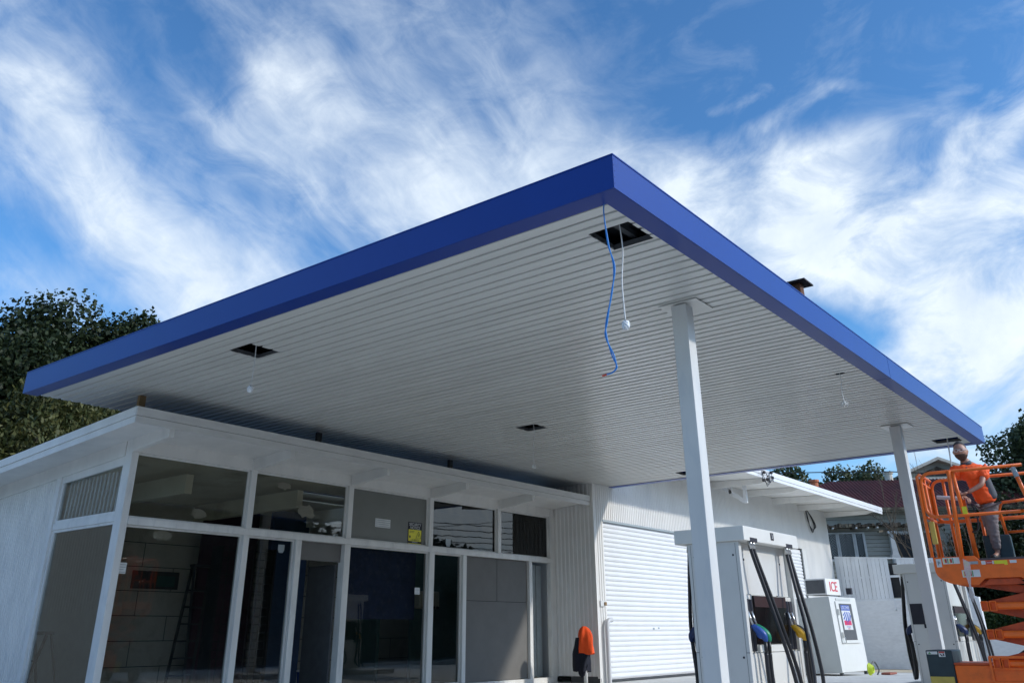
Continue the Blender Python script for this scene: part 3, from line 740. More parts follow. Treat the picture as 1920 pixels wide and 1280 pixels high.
# notices on the glass
def notice(y0_, y1_, z0, z1, label, name='paper_notice', lines=4, cat='notice', grp=None):
    x = -13.652
    e = empty(name, (x, (y0_+y1_)/2, z0), label=label, cat=cat, group=grp)
    MB().box(x-.001, x+.002, y0_, y1_, z0, z1).build('sheet', 'sticker', e)
    q = MB(); h = z1-z0
    for k in range(lines):
        zz = z1-h*(.18+.68*k/max(lines-1, 1)); q.box(x+.0022, x+.0028, y0_+.012, y1_-.012-(.03 if k % 3 == 2 else 0), zz-h*.03, zz+h*.03)
    q.build('print', 'bluetape', e)
notice(12.83, 13.26, 3.09, 3.26, 'cream paper label on the grey backed upper pane')
notice(7.46, 7.60, 1.97, 2.13, 'small white sticker on the glass beside the corner post')
notice(14.06, 14.21, 1.84, 1.97, 'small white sticker low on the dark pane with the navy blind')
x = -13.652
e = empty('security_sign', (x, 14.0, 2.8), label='yellow and black security notice sign on the upper pane', cat='sign')
MB().box(x-.001, x+.003, 13.79, 14.21, 2.81, 3.27).build('sign_board', 'ink', e)
MB().box(x+.0035, x+.0045, 13.805, 14.195, 2.885, 3.12).box(x+.0035, x+.0045, 13.805, 14.195, 2.82, 2.845).build('yellow_field', 'yellow_bright', e)
text('sign_lettering', 'SECURITY', .082, (x+.005, 14.0, 3.222), FX, 'sticker', e, .0008)
text('sign_lettering', 'NOTICE', .082, (x+.005, 14.0, 3.155), FX, 'sticker', e, .0008)
text('sign_lettering', 'CALIBERTY', .05, (x+.005, 14.0, 2.91), FX, 'ink', e, .0008)
text('sign_lettering', '1300 000 00 0', .03, (x+.005, 14.0, 2.865), FX, 'sticker', e, .0008)
q = MB()
for (a, b) in (((14.03, 2.95), (14.11, 3.09)), ((14.11, 3.09), (14.175, 2.95)), ((14.175, 2.95), (14.03, 2.95)), ((14.108, 2.98), (14.108, 3.04))):
    q.beam((x+.005, *a), (x+.005, *b), .002, .014, up=(1,0,0))
q.box(x+.0046, x+.005, 13.83, 13.98, 3.08, 3.088); q.box(x+.0046, x+.005, 13.83, 13.97, 3.055, 3.062); q.box(x+.0046, x+.005, 13.83, 13.87, 2.95, 2.995)
q.build('warning_triangle', 'ink', e)
def shield(y, z, s, label):
    e = empty('sticker', (x, y, z), label=label, cat='sticker', group='pale blue shield stickers on the glass')
    MB().prism([(y-s, z+s), (y+s, z+s), (y+s, z-.3*s), (y+.6*s, z-s), (y-.6*s, z-s), (y-s, z-.3*s)], 'x', x, x+.002).build('shield', 'bluetape', e)
shield(10.53, 2.52, .07, 'pale blue shield sticker in the corner of the narrow pane')
shield(15.07, 2.93, .08, 'pale blue shield sticker on the reflecting upper pane')

# ---------------------------------------------------------------- garage
gar = empty('garage_building', (-16, 28, 0), label='white ribbed garage with roller doors and a wide bracketed eave', cat='building')
GT = 5.42; GE = 36.1
D1 = (19.47, 24.7, 3.655); D2 = (29.0, 33.05, 3.80)
gw = MB()
for a, b, z0 in ((GY, D1[0], -.3), (D1[0], D1[1], D1[2]+.05), (D1[1], D2[0], -.3), (D2[0], 33.46, D2[2]+.04), (33.46, GE, -.3)):
    corrugated(gw, 'y', a, b, z0, GT, GX, .095, .020, +1)
gw.box(-19, GX-.09, GY+.1, GE, GT-.02, GT+.1).box(-19, -18.9, GY+.1, GE, -.3, GT)
gw.build('ribbed_wall', 'white_garage', gar)
rw = corrugated(MB(), 'x', SX-.05, GX-.001, .14, GT, GY, .12, .018, -1)
rw.build('return_wall', 'white_garage', gar)
MB().box(-13.2, GX-.005, GY-.012, GY+.0, 0, .14).build('plinth', 'steel_dark', gar)
MB().box(GX-.05, GX+.018, GY-.022, GY+.05, .1, GT).build('corner_trim', 'white', gar)
MB().box(-19, -13.7, GY+.02, GY+.06, 0, GT).build('party_wall', 'white_garage', gar)
MB().box(-19, GX-.02, GE-.04, GE, -.3, GT).build('end_wall', 'white_garage', gar)
MB().box(GX-.06, GX+.014, GE-.03, GE+.03, -.3, GT).build('corner_trim', 'white', gar)
# roller doors
def roller(y0_, y1_, z1_, pitch, x):
    m = MB(); vs = []; fs = []; n = int((z1_-.06)/pitch); pr = []
    for i in range(n):
        z = .06+i*pitch
        pr += [(z, 0), (z+.10*pitch, -.018), (z+.25*pitch, .010), (z+.55*pitch, .022), (z+.85*pitch, .012)]
    pr.append((z1_, 0))
    for i, (z, d) in enumerate(pr):
        vs += [(x+d, y0_, z), (x+d, y1_, z)]
        if i: fs.append((2*i-2, 2*i-1, 2*i+1, 2*i))
    return m.add(vs, fs)
d1 = roller(D1[0]+.01, D1[1], D1[2]+.04, .115, GX-.05).build('roller_door', 'white_door', gar, label='wide white roller door beside the shop')
MB().box(GX-.045, GX-.02, D1[0]+.01, D1[1], .01, .065).build('bottom_rail', 'steel_dark', d1)
MB().box(GX-.032, GX-.026, 21.75, 21.84, 1.14, 1.19).box(GX-.032, GX-.026, 22.02, 22.1, 1.16, 1.20).build('handle', 'bluetape', d1)
MB().box(GX-.03, GX+.03, D1[0]-.02, D1[1]+.05, D1[2], D1[2]+.05).build('door_head_trim', 'grey_dk' if False else 'bluetape', gar)
MB().box(GX-.06, GX+.016, D1[0]-.02, D1[0]+.012, 0, D1[2]).box(GX-.06, GX+.016, D1[1]-.02, D1[1]+.05, 0, D1[2]).build('door_jamb', 'white', gar)
d2 = roller(D2[0], D2[1], D2[2], .115, GX-.06).build('roller_door', 'white_door', gar, label='smaller roller door behind the ice freezer')
MB().box(GX-.05, GX+.02, D2[1], 33.46, -.3, D2[2]+.04).build('door_jamb', 'column', gar)
MB().box(GX-.055, GX-.02, D2[1]-.04, D2[1], -.2, D2[2]).build('door_guide', 'steel_dark', gar)
# eave
EX = -10.38
MB().prism([(GX-.1, GT+.01), (EX-.03, 5.34), (EX-.03, 5.44), (GX-.1, 5.53), (-19, 5.75), (-19, 5.6)], 'y', 20.4, GE+.9).build('roof', 'white', gar)
q = MB(); q.box(EX-.028, EX+.004, 20.4, GE+.9, 5.36, 5.51); q.box(EX-.036, EX-.012, 20.4, GE+.88, 5.26, 5.352); q.build('fascia_board', 'white_door', gar, label='bright white double fascia board of the garage eave')
for y in (21.3, 23.65, 26.0, 28.38, 30.76, 33.2, 36.0):
    MB().prism([(GX-.0, GT-.01), (-10.47, 5.33), (-10.47, 5.27), (-10.75, 5.20), (GX, 5.20)], 'y', y, y+.09).build('rafter', 'white', gar)
br = empty('wall_bracket', (GX, 26.2, 4.7), label='white triangular timber bracket frame under the garage eave', cat='bracket')
q = MB(); yy = 26.25
q.beam((GX+.02, yy, 5.42), (-11.42, yy, 4.76), .07, .13).beam((-11.38, yy, 4.70), (-11.38, yy, 5.36), .085, .11).beam((-11.86, yy, 5.02), (-11.86, yy, 5.37), .07, .09)
q.build('bracket_frame', 'white_door', br, bevel=.005)
# insulators and coils of cable
e = empty('cable_cluster', (-10.36, 25.6, 5.3), label='cluster of dark connectors and loose wires on the garage fascia', cat='cable fittings')
q = MB()
for y, z in ((25.35, 5.40), (25.9, 5.46), (25.95, 5.32), (25.55, 5.22), (25.25, 5.16)): q.box(-10.35, -10.28, y-.045, y+.045, z-.04, z+.04)
q.build('connectors', 'rustdark', e, bevel=.01)
q = MB()
for s in range(6):
    r = random.Random(s); q.tube(sag([(-10.3, 25.1+.15*s, 5.45), (-10.25, 25.05+.14*s+r.uniform(-.2,.2), 5.10+r.random()*.1), (-10.27, 25.4+.1*s, 5.0+.06*s), (-10.3, 25.6+.08*s, 5.35)]), .009, 5)
q.build('loose_wires', 'wire_black', e)
e = empty('cable_coil', (-12.34, 34.1, 4.5), label='hanging loop of black cable on the garage wall near its far corner', cat='cable')
q = MB()
for s in range(4):
    r = random.Random(s+20); w = .16+.07*s
    q.tube(sag([(-12.33, 33.9, 5.33), (-12.30, 34.05-w*.5, 5.0), (-12.3, 34.1-w*.3, 4.65+.05*s), (-12.3, 34.25, 4.50+.04*s), (-12.3, 34.3+w, 4.75), (-12.31, 34.2+w*.6, 5.05), (-12.33, 33.95, 5.33)]), .011, 5)
q.build('coil', 'wire_black', e)
e = empty('door_lock_box', (-12.34, 19.25, 1.7), label='small white lock box on the wall left of the big roller door', cat='lock box')
MB().box(GX+.016, GX+.06, 19.16, 19.34, 1.66, 1.79).build('case', 'wire_white', e, bevel=.005)
MB().box(GX+.061, GX+.09, 19.30, 19.39, 1.68, 1.76).build('latch', 'timber', e, bevel=.01)
e = empty('vent_pipe', (-12.26, 19.3, 0), label='grey PVC pipe with bent top beside the roller door', cat='pipe')
pts = [(-12.27, 19.30, 0), (-12.27, 19.30, 1.22)] + [(-12.27, 19.30+.14*(1-math.cos(t)), 1.22+.14*math.sin(t)) for t in np.linspace(.2, PI/2, 6)] + [(-12.27, 19.53, 1.362)]
MB().tube(pts, .055, 14, caps=False).build('pipe', 'pvc', e, smooth=True)
MB().tube([(-12.27, 19.52, 1.362), (-12.27, 19.531, 1.362)], .050, 14).build('pipe_mouth_shade', 'dark', e)  # near-black disc stands for the dark inside of the pipe

# bollard with jacket
e = empty('bollard', (-12.3, 18.35, 0), label='short white bollard post under the draped jacket', cat='bollard')
MB().tube([(-12.3, 18.35, 0), (-12.3, 18.35, 1.10)], .045, 14).build('post', 'white', e, smooth=True)
MB().ell((-12.3, 18.35, 1.10), (.045,.045,.03)).build('post_cap', 'white', e, smooth=True)
jk = empty('hivis_jacket', (-12.3, 18.35, .2), label='orange and navy work jacket draped over the bollard', cat='jacket')
def drape(z0, z1, prof_, seed, m, nm):
    b = MB(); n = 28; k = 12; vs = []; fs = []
    for i in range(k+1):
        t = i/k; z = z1+(z0-z1)*t; w, dpt, off = prof_(t)
        for j in range(n):
            a = 2*PI*j/n; fold = 1+.20*math.sin(4*a+seed+3*t)+.11*math.sin(7*a-seed+5*t)+.05*math.sin(13*a+9*t)
            vs.append((-12.3+off+w*math.cos(a)*fold, 18.33+dpt*math.sin(a)*fold, z+.02*math.sin(3*a+seed)*(t > .9)))
    for i in range(k):
        for j in range(n): fs.append((i*n+j, i*n+(j+1)%n, (i+1)*n+(j+1)%n, (i+1)*n+j))
    fs.append(tuple(range(n)))
    b.add(vs, fs); return b.build(nm, m, jk, smooth=True)
drape(.64, 1.22, lambda t: (.17*math.sqrt(max(.05, 1-(1-min(1, t/.45))**2))+.02*t, .13*math.sqrt(max(.05, 1-(1-min(1, t/.45))**2)), .01+.05*t), 1.0, 'jacket_or', 'hood_and_shoulders')
drape(.28, .98, lambda t: (.13+.13*min(1,t*2.2)-.07*t, .12+.03*t, -.075-.02*t), 2.2, 'jacket_nv', 'body')
drape(.17, .42, lambda t: (.14-.07*t, .09, -.05), 3.1, 'jacket_nv', 'sleeve')

# ---------------------------------------------------------------- fuel dispensers
def dispenser(x0, x1, y0_, y1_, top, label, front):
    cx = (x0+x1)/2; zb = .13
    e = empty('fuel_dispenser', (cx, (y0_+y1_)/2, zb), label=label, cat='fuel dispenser', group='fuel dispensers on the islands')
    h = top/2.18
    def z(v): return zb + (v-.13)*h
    MB().box(x0, x1, y0_, y1_, z(2.02), top).build('crown', 'disp_hi', e, bevel=.008)
    bx0, bx1 = x0+.14, x1-.10
    MB().box(bx0, bx1, y0_+.05, y0_+.12, z(.15), z(2.02)).build('side_panel', 'disp', e, bevel=.006)
    MB().box(bx0, bx1, y1_-.12, y1_-.05, z(.15), z(2.02)).build('side_panel', 'disp', e, bevel=.006)
    bl = MB()
    for xx in (bx0+.08, bx1-.08):
        for zz in (1.87, .80): bl.tube([(xx, y0_+.046, z(zz)), (xx, y0_+.051, z(zz))], .012, 8)
    for xx in (bx0+.04, bx1-.045): bl.box(xx, xx+.003, y0_+.048, y0_+.0505, z(.15), z(2.0))
    bl.box(bx0, bx0+.04, y0_+.048, y0_+.0505, z(.845), z(.85)); bl.box(bx1-.042, bx1, y0_+.048, y0_+.0505, z(.845), z(.85))
    bl.build('panel_bolts', 'ink', e)
    for s, xf in ((1, bx1), (-1, bx0)):
        def bxs(d0, d1): return (xf+s*d0, xf+s*d1)
        q = MB()
        q.box(*bxs(-.10, -.06), y0_+.121, y1_-.121, z(1.45), z(2.019)); q.build('head_panel', 'disp', e, bevel=.004)
        q = MB(); q.box(*bxs(-.05, -.01), y0_+.121, y1_-.121, z(.15), z(.84)); q.box(*bxs(-.05,-.012), y0_+.36, y1_-.36, z(.845), z(.92)); q.build('lower_door', 'disp_hi', e, bevel=.006)
        q = MB(); q.box(*bxs(-.09, -.04), y0_+.121, y1_-.121, z(.845), z(1.445)); q.build('nozzle_bay', 'disp_hi', e)
        q = MB(); q.box(*bxs(-.038, -.022), y0_+.34, y1_-.34, z(.93), z(1.44)); q.build('display', 'display', e)
        q = MB(); q.box(*bxs(-.0215, -.018), y0_+.35, y1_-.35, z(1.32), z(1.435)); q.build('display_band', 'maroon', e)
        bl = MB()
        for yy, zz in ((y0_+.28, 1.83), (y1_-.3, 1.83), (y0_+.35, 1.448), (y1_-.5, 1.448)): bl.tube([(xf-s*.061, yy, z(zz)), (xf-s*.055, yy, z(zz))], .012, 8)
        bl.build('panel_bolts', 'ink', e)
        xc = x1 if s > 0 else x0
        if s > 0:
            MB().box(xc+.001, xc+.004, (y0_+y1_)/2-.045, (y0_+y1_)/2+.045, z(2.07), z(2.155)).build('number_plate', 'ink', e)
            text('number_plate_digit', '3' if front else '1', .07, (xc+.005, (y0_+y1_)/2, z(2.112)), FX, 'sticker', e, .0008)
            MB().box(xc-.03, xc+.003, y0_+.16, y0_+.36, z(2.015), z(2.06)).build('hose_slot', 'ink', e); MB().box(xc-.03, xc+.003, y1_-.40, y1_-.2, z(2.015), z(2.06)).build('hose_slot', 'ink', e)
        hoses = [(.20, .10, 0), (.30, .14, 1), (1.2, .14, 2), (1.3, .2, 3)]
        Lh = (y1_-y0_)
        ny = [(y0_+.17, 'nz_blue'), (y0_+.27, 'nz_green'), (y1_-.30, 'nz_yellow'), (y1_-.19, 'nz_black')]
        if s < 0 or not front: ny = [(y0_+.17, 'nz_navy'), (y0_+.27, 'nz_navy'), (y1_-.30, 'nz_yellow'), (y1_-.19, 'nz_black')]
        hy = [y0_+.22, y0_+.30, y1_-.34, y1_-.26]
        for k, (yy, mm) in enumerate(ny):
            # nozzle hung in its boot
            q = MB(); q.box(xf-s*.02, xf-s*.035, yy-.048, yy+.040, z(.86), z(1.40)); q.build('nozzle_boot', 'ink', e, bevel=.006)
            nz = MB()
            nz.tube(sag([(xf+s*.0, yy-.005, z(1.13)), (xf+s*.06, yy+.01, z(1.08)), (xf+s*.115, yy+.03, z(1.02)), (xf+s*.13, yy+.045, z(.955))], 5), [.018+.026*math.sin(PI*i/15) for i in range(16)], 10)
            nz.ell((xf+s*.085, yy+.02, z(1.04)), (.055, .035, .055), 10, 8)
            nzo = nz.build('nozzle', mm, e, smooth=True)
            MB().tube([(xf-s*.01, yy-.045, z(1.27)), (xf+s*.02, yy-.005, z(1.11))], .015, 8).build('spout', 'chrome', nzo, smooth=True)
            MB().tube([(xf+s*.12, yy+.04, z(.96)), (xf+s*.115, yy+.05, z(.87)), (xf+s*.11, yy+.055, z(.84))], [.024,.022,.02], 8).build('swivel', 'nz_black', nzo, smooth=True)
            yh = hy[k]; drift = (.22, .26, -.10, .02)[k]
            pts = [(xf+s*.06, yh, z(2.03)), (xf+s*.075, yh+.01, z(1.9)), (xf+s*.14, yh+drift*.35, z(1.55)), (xf+s*.22, yh+drift*.8, z(1.1)), (xf+s*.27, yh+drift*1.5, z(.62)), (xf+s*.26, yh+drift*1.7, z(.36)), (xf+s*.19, yy+.1+drift*.5, z(.22)), (xf+s*.12, yy+.09, z(.34)), (xf+s*.105, yy+.06, z(.6)), (xf+s*.11, yy+.055, z(.84))]
            MB().tube(sag(pts, 8), .0235, 8).build('hose', 'rubber', e, smooth=True)
            MB().tube([(xf+s*.055, yh, z(2.05)), (xf+s*.075, yh+.008, z(1.94))], .028, 10).build('hose_coupling', 'chrome', e, smooth=True)
    return e
dispenser(-5.25, -4.35, 9.86, 11.50, 2.18, 'beige fuel dispenser with blue, green and yellow nozzles behind the nearer column', True)
d2_ = dispenser(-5.31, -4.29, 18.93, 20.57, 2.245, 'greyer fuel dispenser partly hidden behind the orange lift', False)
MB().box(-5.13, -4.90, 18.974, 18.978, 1.165, 1.53).box(-4.93, -4.89, 18.974, 18.978, 1.10, 1.165).build('torn_sign_patch', 'ink', d2_)

# ---------------------------------------------------------------- ice freezer
ic = empty('ice_freezer', (-9.6, 26.9, -.05), rz=math.radians(-4), label='cream ice freezer with a tall glazed door standing by the garage', cat='freezer')
ic.rotation_euler = (0, math.radians(-2.5), math.radians(-4))
LOCAL[0] = True
bz = .06
MB().box(-1.45, .60, -.92, .92, bz, 1.98).build('body', 'cream', ic, bevel=.012)
MB().box(.601, .615, -.918, .918, bz+.01, 1.97).build('front_face', 'cream_lit', ic, bevel=.004)
dr = MB().box(.616, .650, -.60, .62, .78, 1.86).build('door', 'cream_lit', ic, bevel=.008)
MB().box(.651, .655, -.42, .44, .86, 1.80).build('door_glass', 'grey_dk', dr)
MB().box(.656, .660, -.34, .26, 1.12, 1.76).build('poster', 'sticker', dr)
MB().box(.6605, .6615, -.34, .26, 1.62, 1.76).build('poster_header', 'poster_blue', dr)
text('poster_lettering', 'LIDCOMBE', .115, (.662, -.04, 1.69), FX, 'sticker', dr, .0006)
q = MB()
for a, b, c, d in ((-.30,1.40,.02,1.58),(-.18,1.36,.12,1.58),(-.05,1.34,.20,1.56),(.08,1.36,.24,1.50),(-.30,1.50,-.10,1.58)): q.prism([(a,b),(a+.07,b-.02),(c+.03,d),(c-.01,d+.01)], 'x', .6605, .6613)
q.build('poster_ice_shards', 'poster_blue', dr)
MB().box(.6605, .6612, -.27, .21, 1.24, 1.36).build('poster_red_block', 'poster_red', dr)
text('poster_lettering', 'ICE', .12, (.6618, -.03, 1.30), FX, 'poster_blue', dr, .0006)
text('poster_lettering', 'Pure clean', .06, (.6615, -.03, 1.20), FX, 'poster_blue', dr, .0006)
text('poster_lettering', 'Ice Bag', .05, (.6615, -.03, 1.15), FX, 'poster_red', dr, .0006)
MB().box(.651, .69, -.585, -.545, 1.5, 1.66).box(.651, .69, -.585, -.545, .92, 1.06).build('hinge', 'chrome', dr, bevel=.005)
MB().tube([(.65, -.5, .95), (.70, -.5, .92), (.70, -.5, .80), (.65, -.5, .78)], .012, 8).build('handle', 'chrome', dr)
MB().box(.616, .63, -.5, .5, 1.88, 1.94).build('top_vent', 'cream', ic)
q = MB()
for a in (-1.4, .5):
    for b in (-.85, .8): q.box(a, a+.08, b, b+.08, -.02, bz)
q.build('feet', 'steel_dark', ic)
LOCAL[0] = False
sg = empty('ice_sign', (-9.6, 26.6, 2.0), rz=math.radians(-4), label='light box sign reading ICE in red on top of the freezer', cat='sign')
LOCAL[0] = True
MB().box(-.18, .45, -.56, .40, .0, .43).build('sign_box', 'white', sg, bevel=.01)
MB().box(-.14, .41, -.566, -.561, .04, .39).build('side_grille', 'grey_dk', sg)
text('sign_lettering', 'ICE', .37, (.456, -.07, .21), FX, 'ice_red', sg, .003, sx=1.0)
LOCAL[0] = False
e = empty('light_fitting', (-8.9, 27.3, 2.03), label='small dark fitting on the front edge of the freezer top', cat='fitting')
MB().box(-9.05, -8.9, 27.2, 27.33, 2.03, 2.2).build('case', 'ink', e, bevel=.01)
e = empty('hose_coil', (-8.55, 26.4, -.1), label='yellow-green coiled hose on the ground at the foot of the freezer', cat='hose')
q = MB()
for k in range(5):
    r = .15-.015*k; q.tube([(-8.5+.02*k, 26.5+r*math.cos(t), .12+r*math.sin(t)*.9) for t in np.linspace(0, 2*PI, 20)], .022, 6)
q.build('coil', 'hose_yel', e, smooth=True)
MB().tube(sag([(-8.5, 26.65, .2), (-8.45, 26.8, .3), (-8.4, 26.95, .1), (-8.5, 27.1, -.03)]), .02, 6).build('loose_end', 'grey_dk', e)
for i, (x, y, l) in enumerate(((-8.55, 28.2, 'loose red brick on the ground right of the freezer'), (-8.6, 32.6, 'loose red brick lying nearer the white retaining wall'))):
    e = MB().box(x-.1, x+.15, y-.3, y+.35, gz(y)+.01, gz(y)+.06).build('brick', 'brick', bevel=.01, label=l, cat='brick')

# ---------------------------------------------------------------- retaining wall, fence
rwl = empty('retaining_wall', (-10, 36.4, -.3), label='white painted brick retaining wall below the board fence', cat='wall')
q = MB().prism([(-12.36, -.4), (-7.55, -.4), (-7.55, 1.0), (-7.42, 1.05), (-7.42, 2.14), (-12.36, 2.16)], 'y', 36.3, 36.55)
q.build('wall_face', 'brick_w', rwl)
q = MB()
for (a, b, z) in ((-12.3, -11.3, 1.35), (-11.3, -10.95, 1.45), (-10.95, -10.6, 1.60), (-10.6, -10.3, 1.75)): q.box(a, b, 36.285, 36.301, z, z+.03)
q.box(-10.34, -10.30, 36.285, 36.301, 1.75, 2.1)
for z in np.arange(-.2, 2.0, .165): q.box(-12.34, -7.56, 36.297, 36.3005, z, z+.008)
q.build('render_crack', 'fence_w', rwl)
MB().prism([(-7.54, -.4), (-3.5, -.4), (-3.5, .7), (-6.2, .75), (-6.9, 1.0), (-7.54, 1.0)], 'y', 36.32, 36.5).build('low_wall', 'brick_w', rwl)
fn = empty('board_fence', (-10, 36.35, 2.1), label='white vertical board fence on top of the retaining wall', cat='fence')
q = MB(); x = -12.34
def ftop(x): return 3.76 - .069*(x+12.45)
while x < -7.6:
    w = .155
    if not (-10.45 < x < -10.12):
        t = ftop(x) - random.uniform(0, .012); b0 = 2.17; lean = random.uniform(-.008, .008)
        q.add([(x, 36.33, b0), (x+w-.012, 36.33, b0), (x+w-.012+lean, 36.33, t), (x+lean, 36.33, t), (x, 36.355, b0), (x+w-.012, 36.355, b0), (x+w-.012+lean, 36.355, t), (x+lean, 36.355, t)],
              [(0,1,2,3),(7,6,5,4),(0,4,5,1),(1,5,6,2),(2,6,7,3),(3,7,4,0)])
    x += w
q.build('boards', 'fence_w', fn)
MB().prism([(-12.34, ftop(-12.34)+.0), (-7.6, ftop(-7.6)), (-7.6, ftop(-7.6)-.05), (-12.34, ftop(-12.34)-.05)], 'y', 36.30, 36.325).box(-12.34, -7.6, 36.36, 36.41, 2.9, 2.98).build('rail', 'fence_w', fn)
MB().box(-12.34, -7.6, 36.42, 36.44, 2.2, 3.4).build('gap_shade_sheet', 'dark', fn)  # near-black sheet stands for the shade behind the board gaps
MB().box(-12.34, -7.5, 36.295, 36.36, 2.10, 2.165).build('bottom_plate', 'fence_w', fn)

# ---------------------------------------------------------------- old house
hs = empty('weatherboard_house', (-15.5, 39.5, 0), rz=math.radians(31), label='run-down weatherboard house with dark red roof behind the fence', cat='house')
LOCAL[0] = True
MB().box(-1.5, 12, 0, 8, 0, 5.95).build('wall', 'weather', hs)
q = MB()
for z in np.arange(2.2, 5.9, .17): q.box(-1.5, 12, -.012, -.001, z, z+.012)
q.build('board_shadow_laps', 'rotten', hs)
rf = MB().add([(-2, -.6, 6.0), (12.6, -.6, 6.0), (10.3, 4, 7.86), (3.2, 4, 7.86), (-2, 8.6, 6.0), (12.6, 8.6, 6.0)], [(0,1,2,3), (4,3,2,5), (0,3,4), (1,5,2)])
q = rf
for i in range(90):
    t = i/89; xa = -2+14.6*t; yb = min(4, -.6+ (xa+2)*.884) if xa < 3.2 else (4 if xa < 10.3 else max(-.6, 4-(xa-10.3)*2))
    zz = 6.0+(yb+.6)/4.6*1.86
    q.beam((xa, -.6, 6.03), (xa, yb, zz+.03), .035, .025)
rfo = rf.build('roof', 'roof_red', hs)
q = MB(); q.box(-2, 12.6, -.68, -.58, 5.90, 6.01); q.build('gutter', 'rotten', hs)
MB().box(-2, 12.6, -.57, -.02, 5.86, 5.90).build('eave_lining', 'weather', hs)
# hood over the windows, rotten
q = MB()
for i in range(40):
    xa = 1.2+i*.14; r = random.Random(i+3); q.box(xa, xa+.12, -.55+.1*r.random(), -.013, 5.16+.1*r.random()+(.05 if i > 16 else 0), 5.30+.12*r.random())
q.build('rotten_window_hood', 'rotten', hs)
q = MB()
for xa in (2.0, 3.0, 3.9, 3.5): q.box(xa, xa+.06, -.62, -.3, 5.16, 5.22)
q.build('hood_brackets', 'house_trim', hs)
MB().box(.6, 6.4, -.10, -.013, 5.32, 5.46).build('hood_trim', 'weather', hs)
for (a, b) in ((1.80, 2.20), (2.34, 2.92), (3.06, 3.36)):
    w = MB(); w.box(a-.09, a, -.10, -.013, 3.9, 5.06); w.box(b, b+.09, -.10, -.013, 3.9, 5.06); w.box(a, b, -.10, -.013, 5.0, 5.06); w.box(a, b, -.10, -.013, 3.85, 3.95)
    f = w.build('window', 'house_trim', hs)
    MB().box(a, b, -.05, -.04, 3.95, 5.0).build('pane', 'house_glass', f)
    q = MB()
    for i in range(9):
        zz = 3.95+i*.12
        q.beam((a, -.055, zz), (min(b, a+.25), -.055, zz+.25 if zz+.25 < 5 else 5.0), .006, .006); q.beam((b, -.055, zz), (max(a, b-.25), -.055, zz+.25 if zz+.25 < 5 else 5.0), .006, .006)
    q.build('leadlight', 'bluetape', f)
MB().box(4.72, 6.3, -.03, -.013, 3.0, 5.05).build('porch_shade_sheet', 'dark', hs)  # flat near-black sheet painted as the shade within the porch
MB().prism([(4.42,3.2),(4.74,3.2),(4.66,4.95),(4.46,4.95)], 'y', -.35, -.1).box(4.36, 4.74, -.4, -.06, 4.95, 5.05).box(4.38, 4.80, -.4, -.06, 3.95, 4.08).build('porch_column', 'house_trim', hs)
q = MB()
for i in range(12): q.tube([(4.82+i*.1, -.05, 5.0), (4.82+i*.1, -.05, 4.93)], .035, 6)
q.box(4.74, 6.3, -.08, -.031, 4.98, 5.06); q.build('porch_valance', 'house_trim', hs)
MB().beam((3.95, -.5, 5.02), (4.7, -.1, 5.14), .12, .08).build('porch_beam', 'rotten', hs)
for (x, m, hh) in ((2.3, 'terracotta', .75), (6.15, 'pot_cream', .5)):
    y = 4.2 if m == 'pot_cream' else 3.2
    zb = 7.7 if m == 'pot_cream' else 7.0
    c = MB().tube([(x, y, zb-.2), (x, y, zb+hh)], [.22, .19], 12); c.tube([(x, y, zb+hh), (x, y, zb+hh+.10)], .25, 12); c.build('chimney_pot', m, rfo, smooth=False)
MB().box(1.3, 1.7, -.06, -.02, 4.02, 4.1).build('bird_ledge', 'rotten', hs) if False else None
LOCAL[0] = False
h2 = empty('gabled_house', (-11.3, 51.4, 0), rz=math.radians(31), label='second house with a pale gable behind the red roof', cat='house')
LOCAL[0] = True
MB().box(-1.7, 1.9, 0, 6, 0, 8.7).prism([(-1.7,8.7),(1.9,8.7),(.1,9.4)], 'y', 0, 6).build('wall', 'weather', h2)
MB().prism([(-2.0,8.55),(.1,9.40),(2.2,8.55),(2.2,8.70),(.1,9.56),(-2.0,8.70)], 'y', -.5, 6.4).build('roof', 'pot_cream', h2)
MB().prism([(-1.1,8.62),(1.3,8.62),(.1,9.12)], 'y', -.05, -.01).build('gable_vent', 'rotten', h2)
MB().box(-1.9, 2.0, -.4, -.02, 8.22, 8.5).build('verandah_fascia', 'pot_cream', h2)
LOCAL[0] = False

# power line across the background
MB().tube(sag([(-40, 33, 8.9), (-12.85, 39.0, 7.42), (-5.88, 40.7, 6.9), (14, 44, 7.6)]), .022, 6).build('power_line', 'wire_black', label='thin black power line crossing in front of the red roof', cat='power line')

# ---------------------------------------------------------------- scissor lift
LX, LY = -3.23, 13.5
lf = empty('scissor_lift', (LX, LY, 0), rz=math.radians(4), label='orange scissor lift with raised railed platform carrying the workman', cat='scissor lift')
LOCAL[0] = True
Wd = .80; Ln = 2.35
MB().box(.0, Ln-.1, .02, Wd-.02, .26, .64).build('chassis', 'orange', lf, bevel=.02)
MB().box(.0, .42, .02, Wd-.02, .641, .665).build('chassis_top', 'orange_dk', lf)
for xx in (.35, 1.9):
    for yy in (-.03, Wd-.07):
        wv = MB().tube([(xx, yy, .19), (xx, yy+.11, .19)], .19, 24).build('wheel', 'tyre', lf); MB().tube([(xx, yy-.004, .19), (xx, yy+.114, .19)], .10, 16).build('rim', 'sticker', wv)
cb2 = MB().box(-.33, -.005, .05, Wd-.05, .24, .815).build('battery_box', 'teal_dark', lf, bevel=.012)
MB().box(-.325, -.03, .030, .052, .40, .50).box(-.32, -.03, .02, .05, .24, .40).build('yellow_step', 'yellow', cb2, bevel=.006)
MB().box(-.315, -.185, .046, .049, .765, .80).build('decal', 'sticker', cb2); MB().box(-.17, -.09, .046, .049, .735, .80).build('decal', 'sticker', cb2)
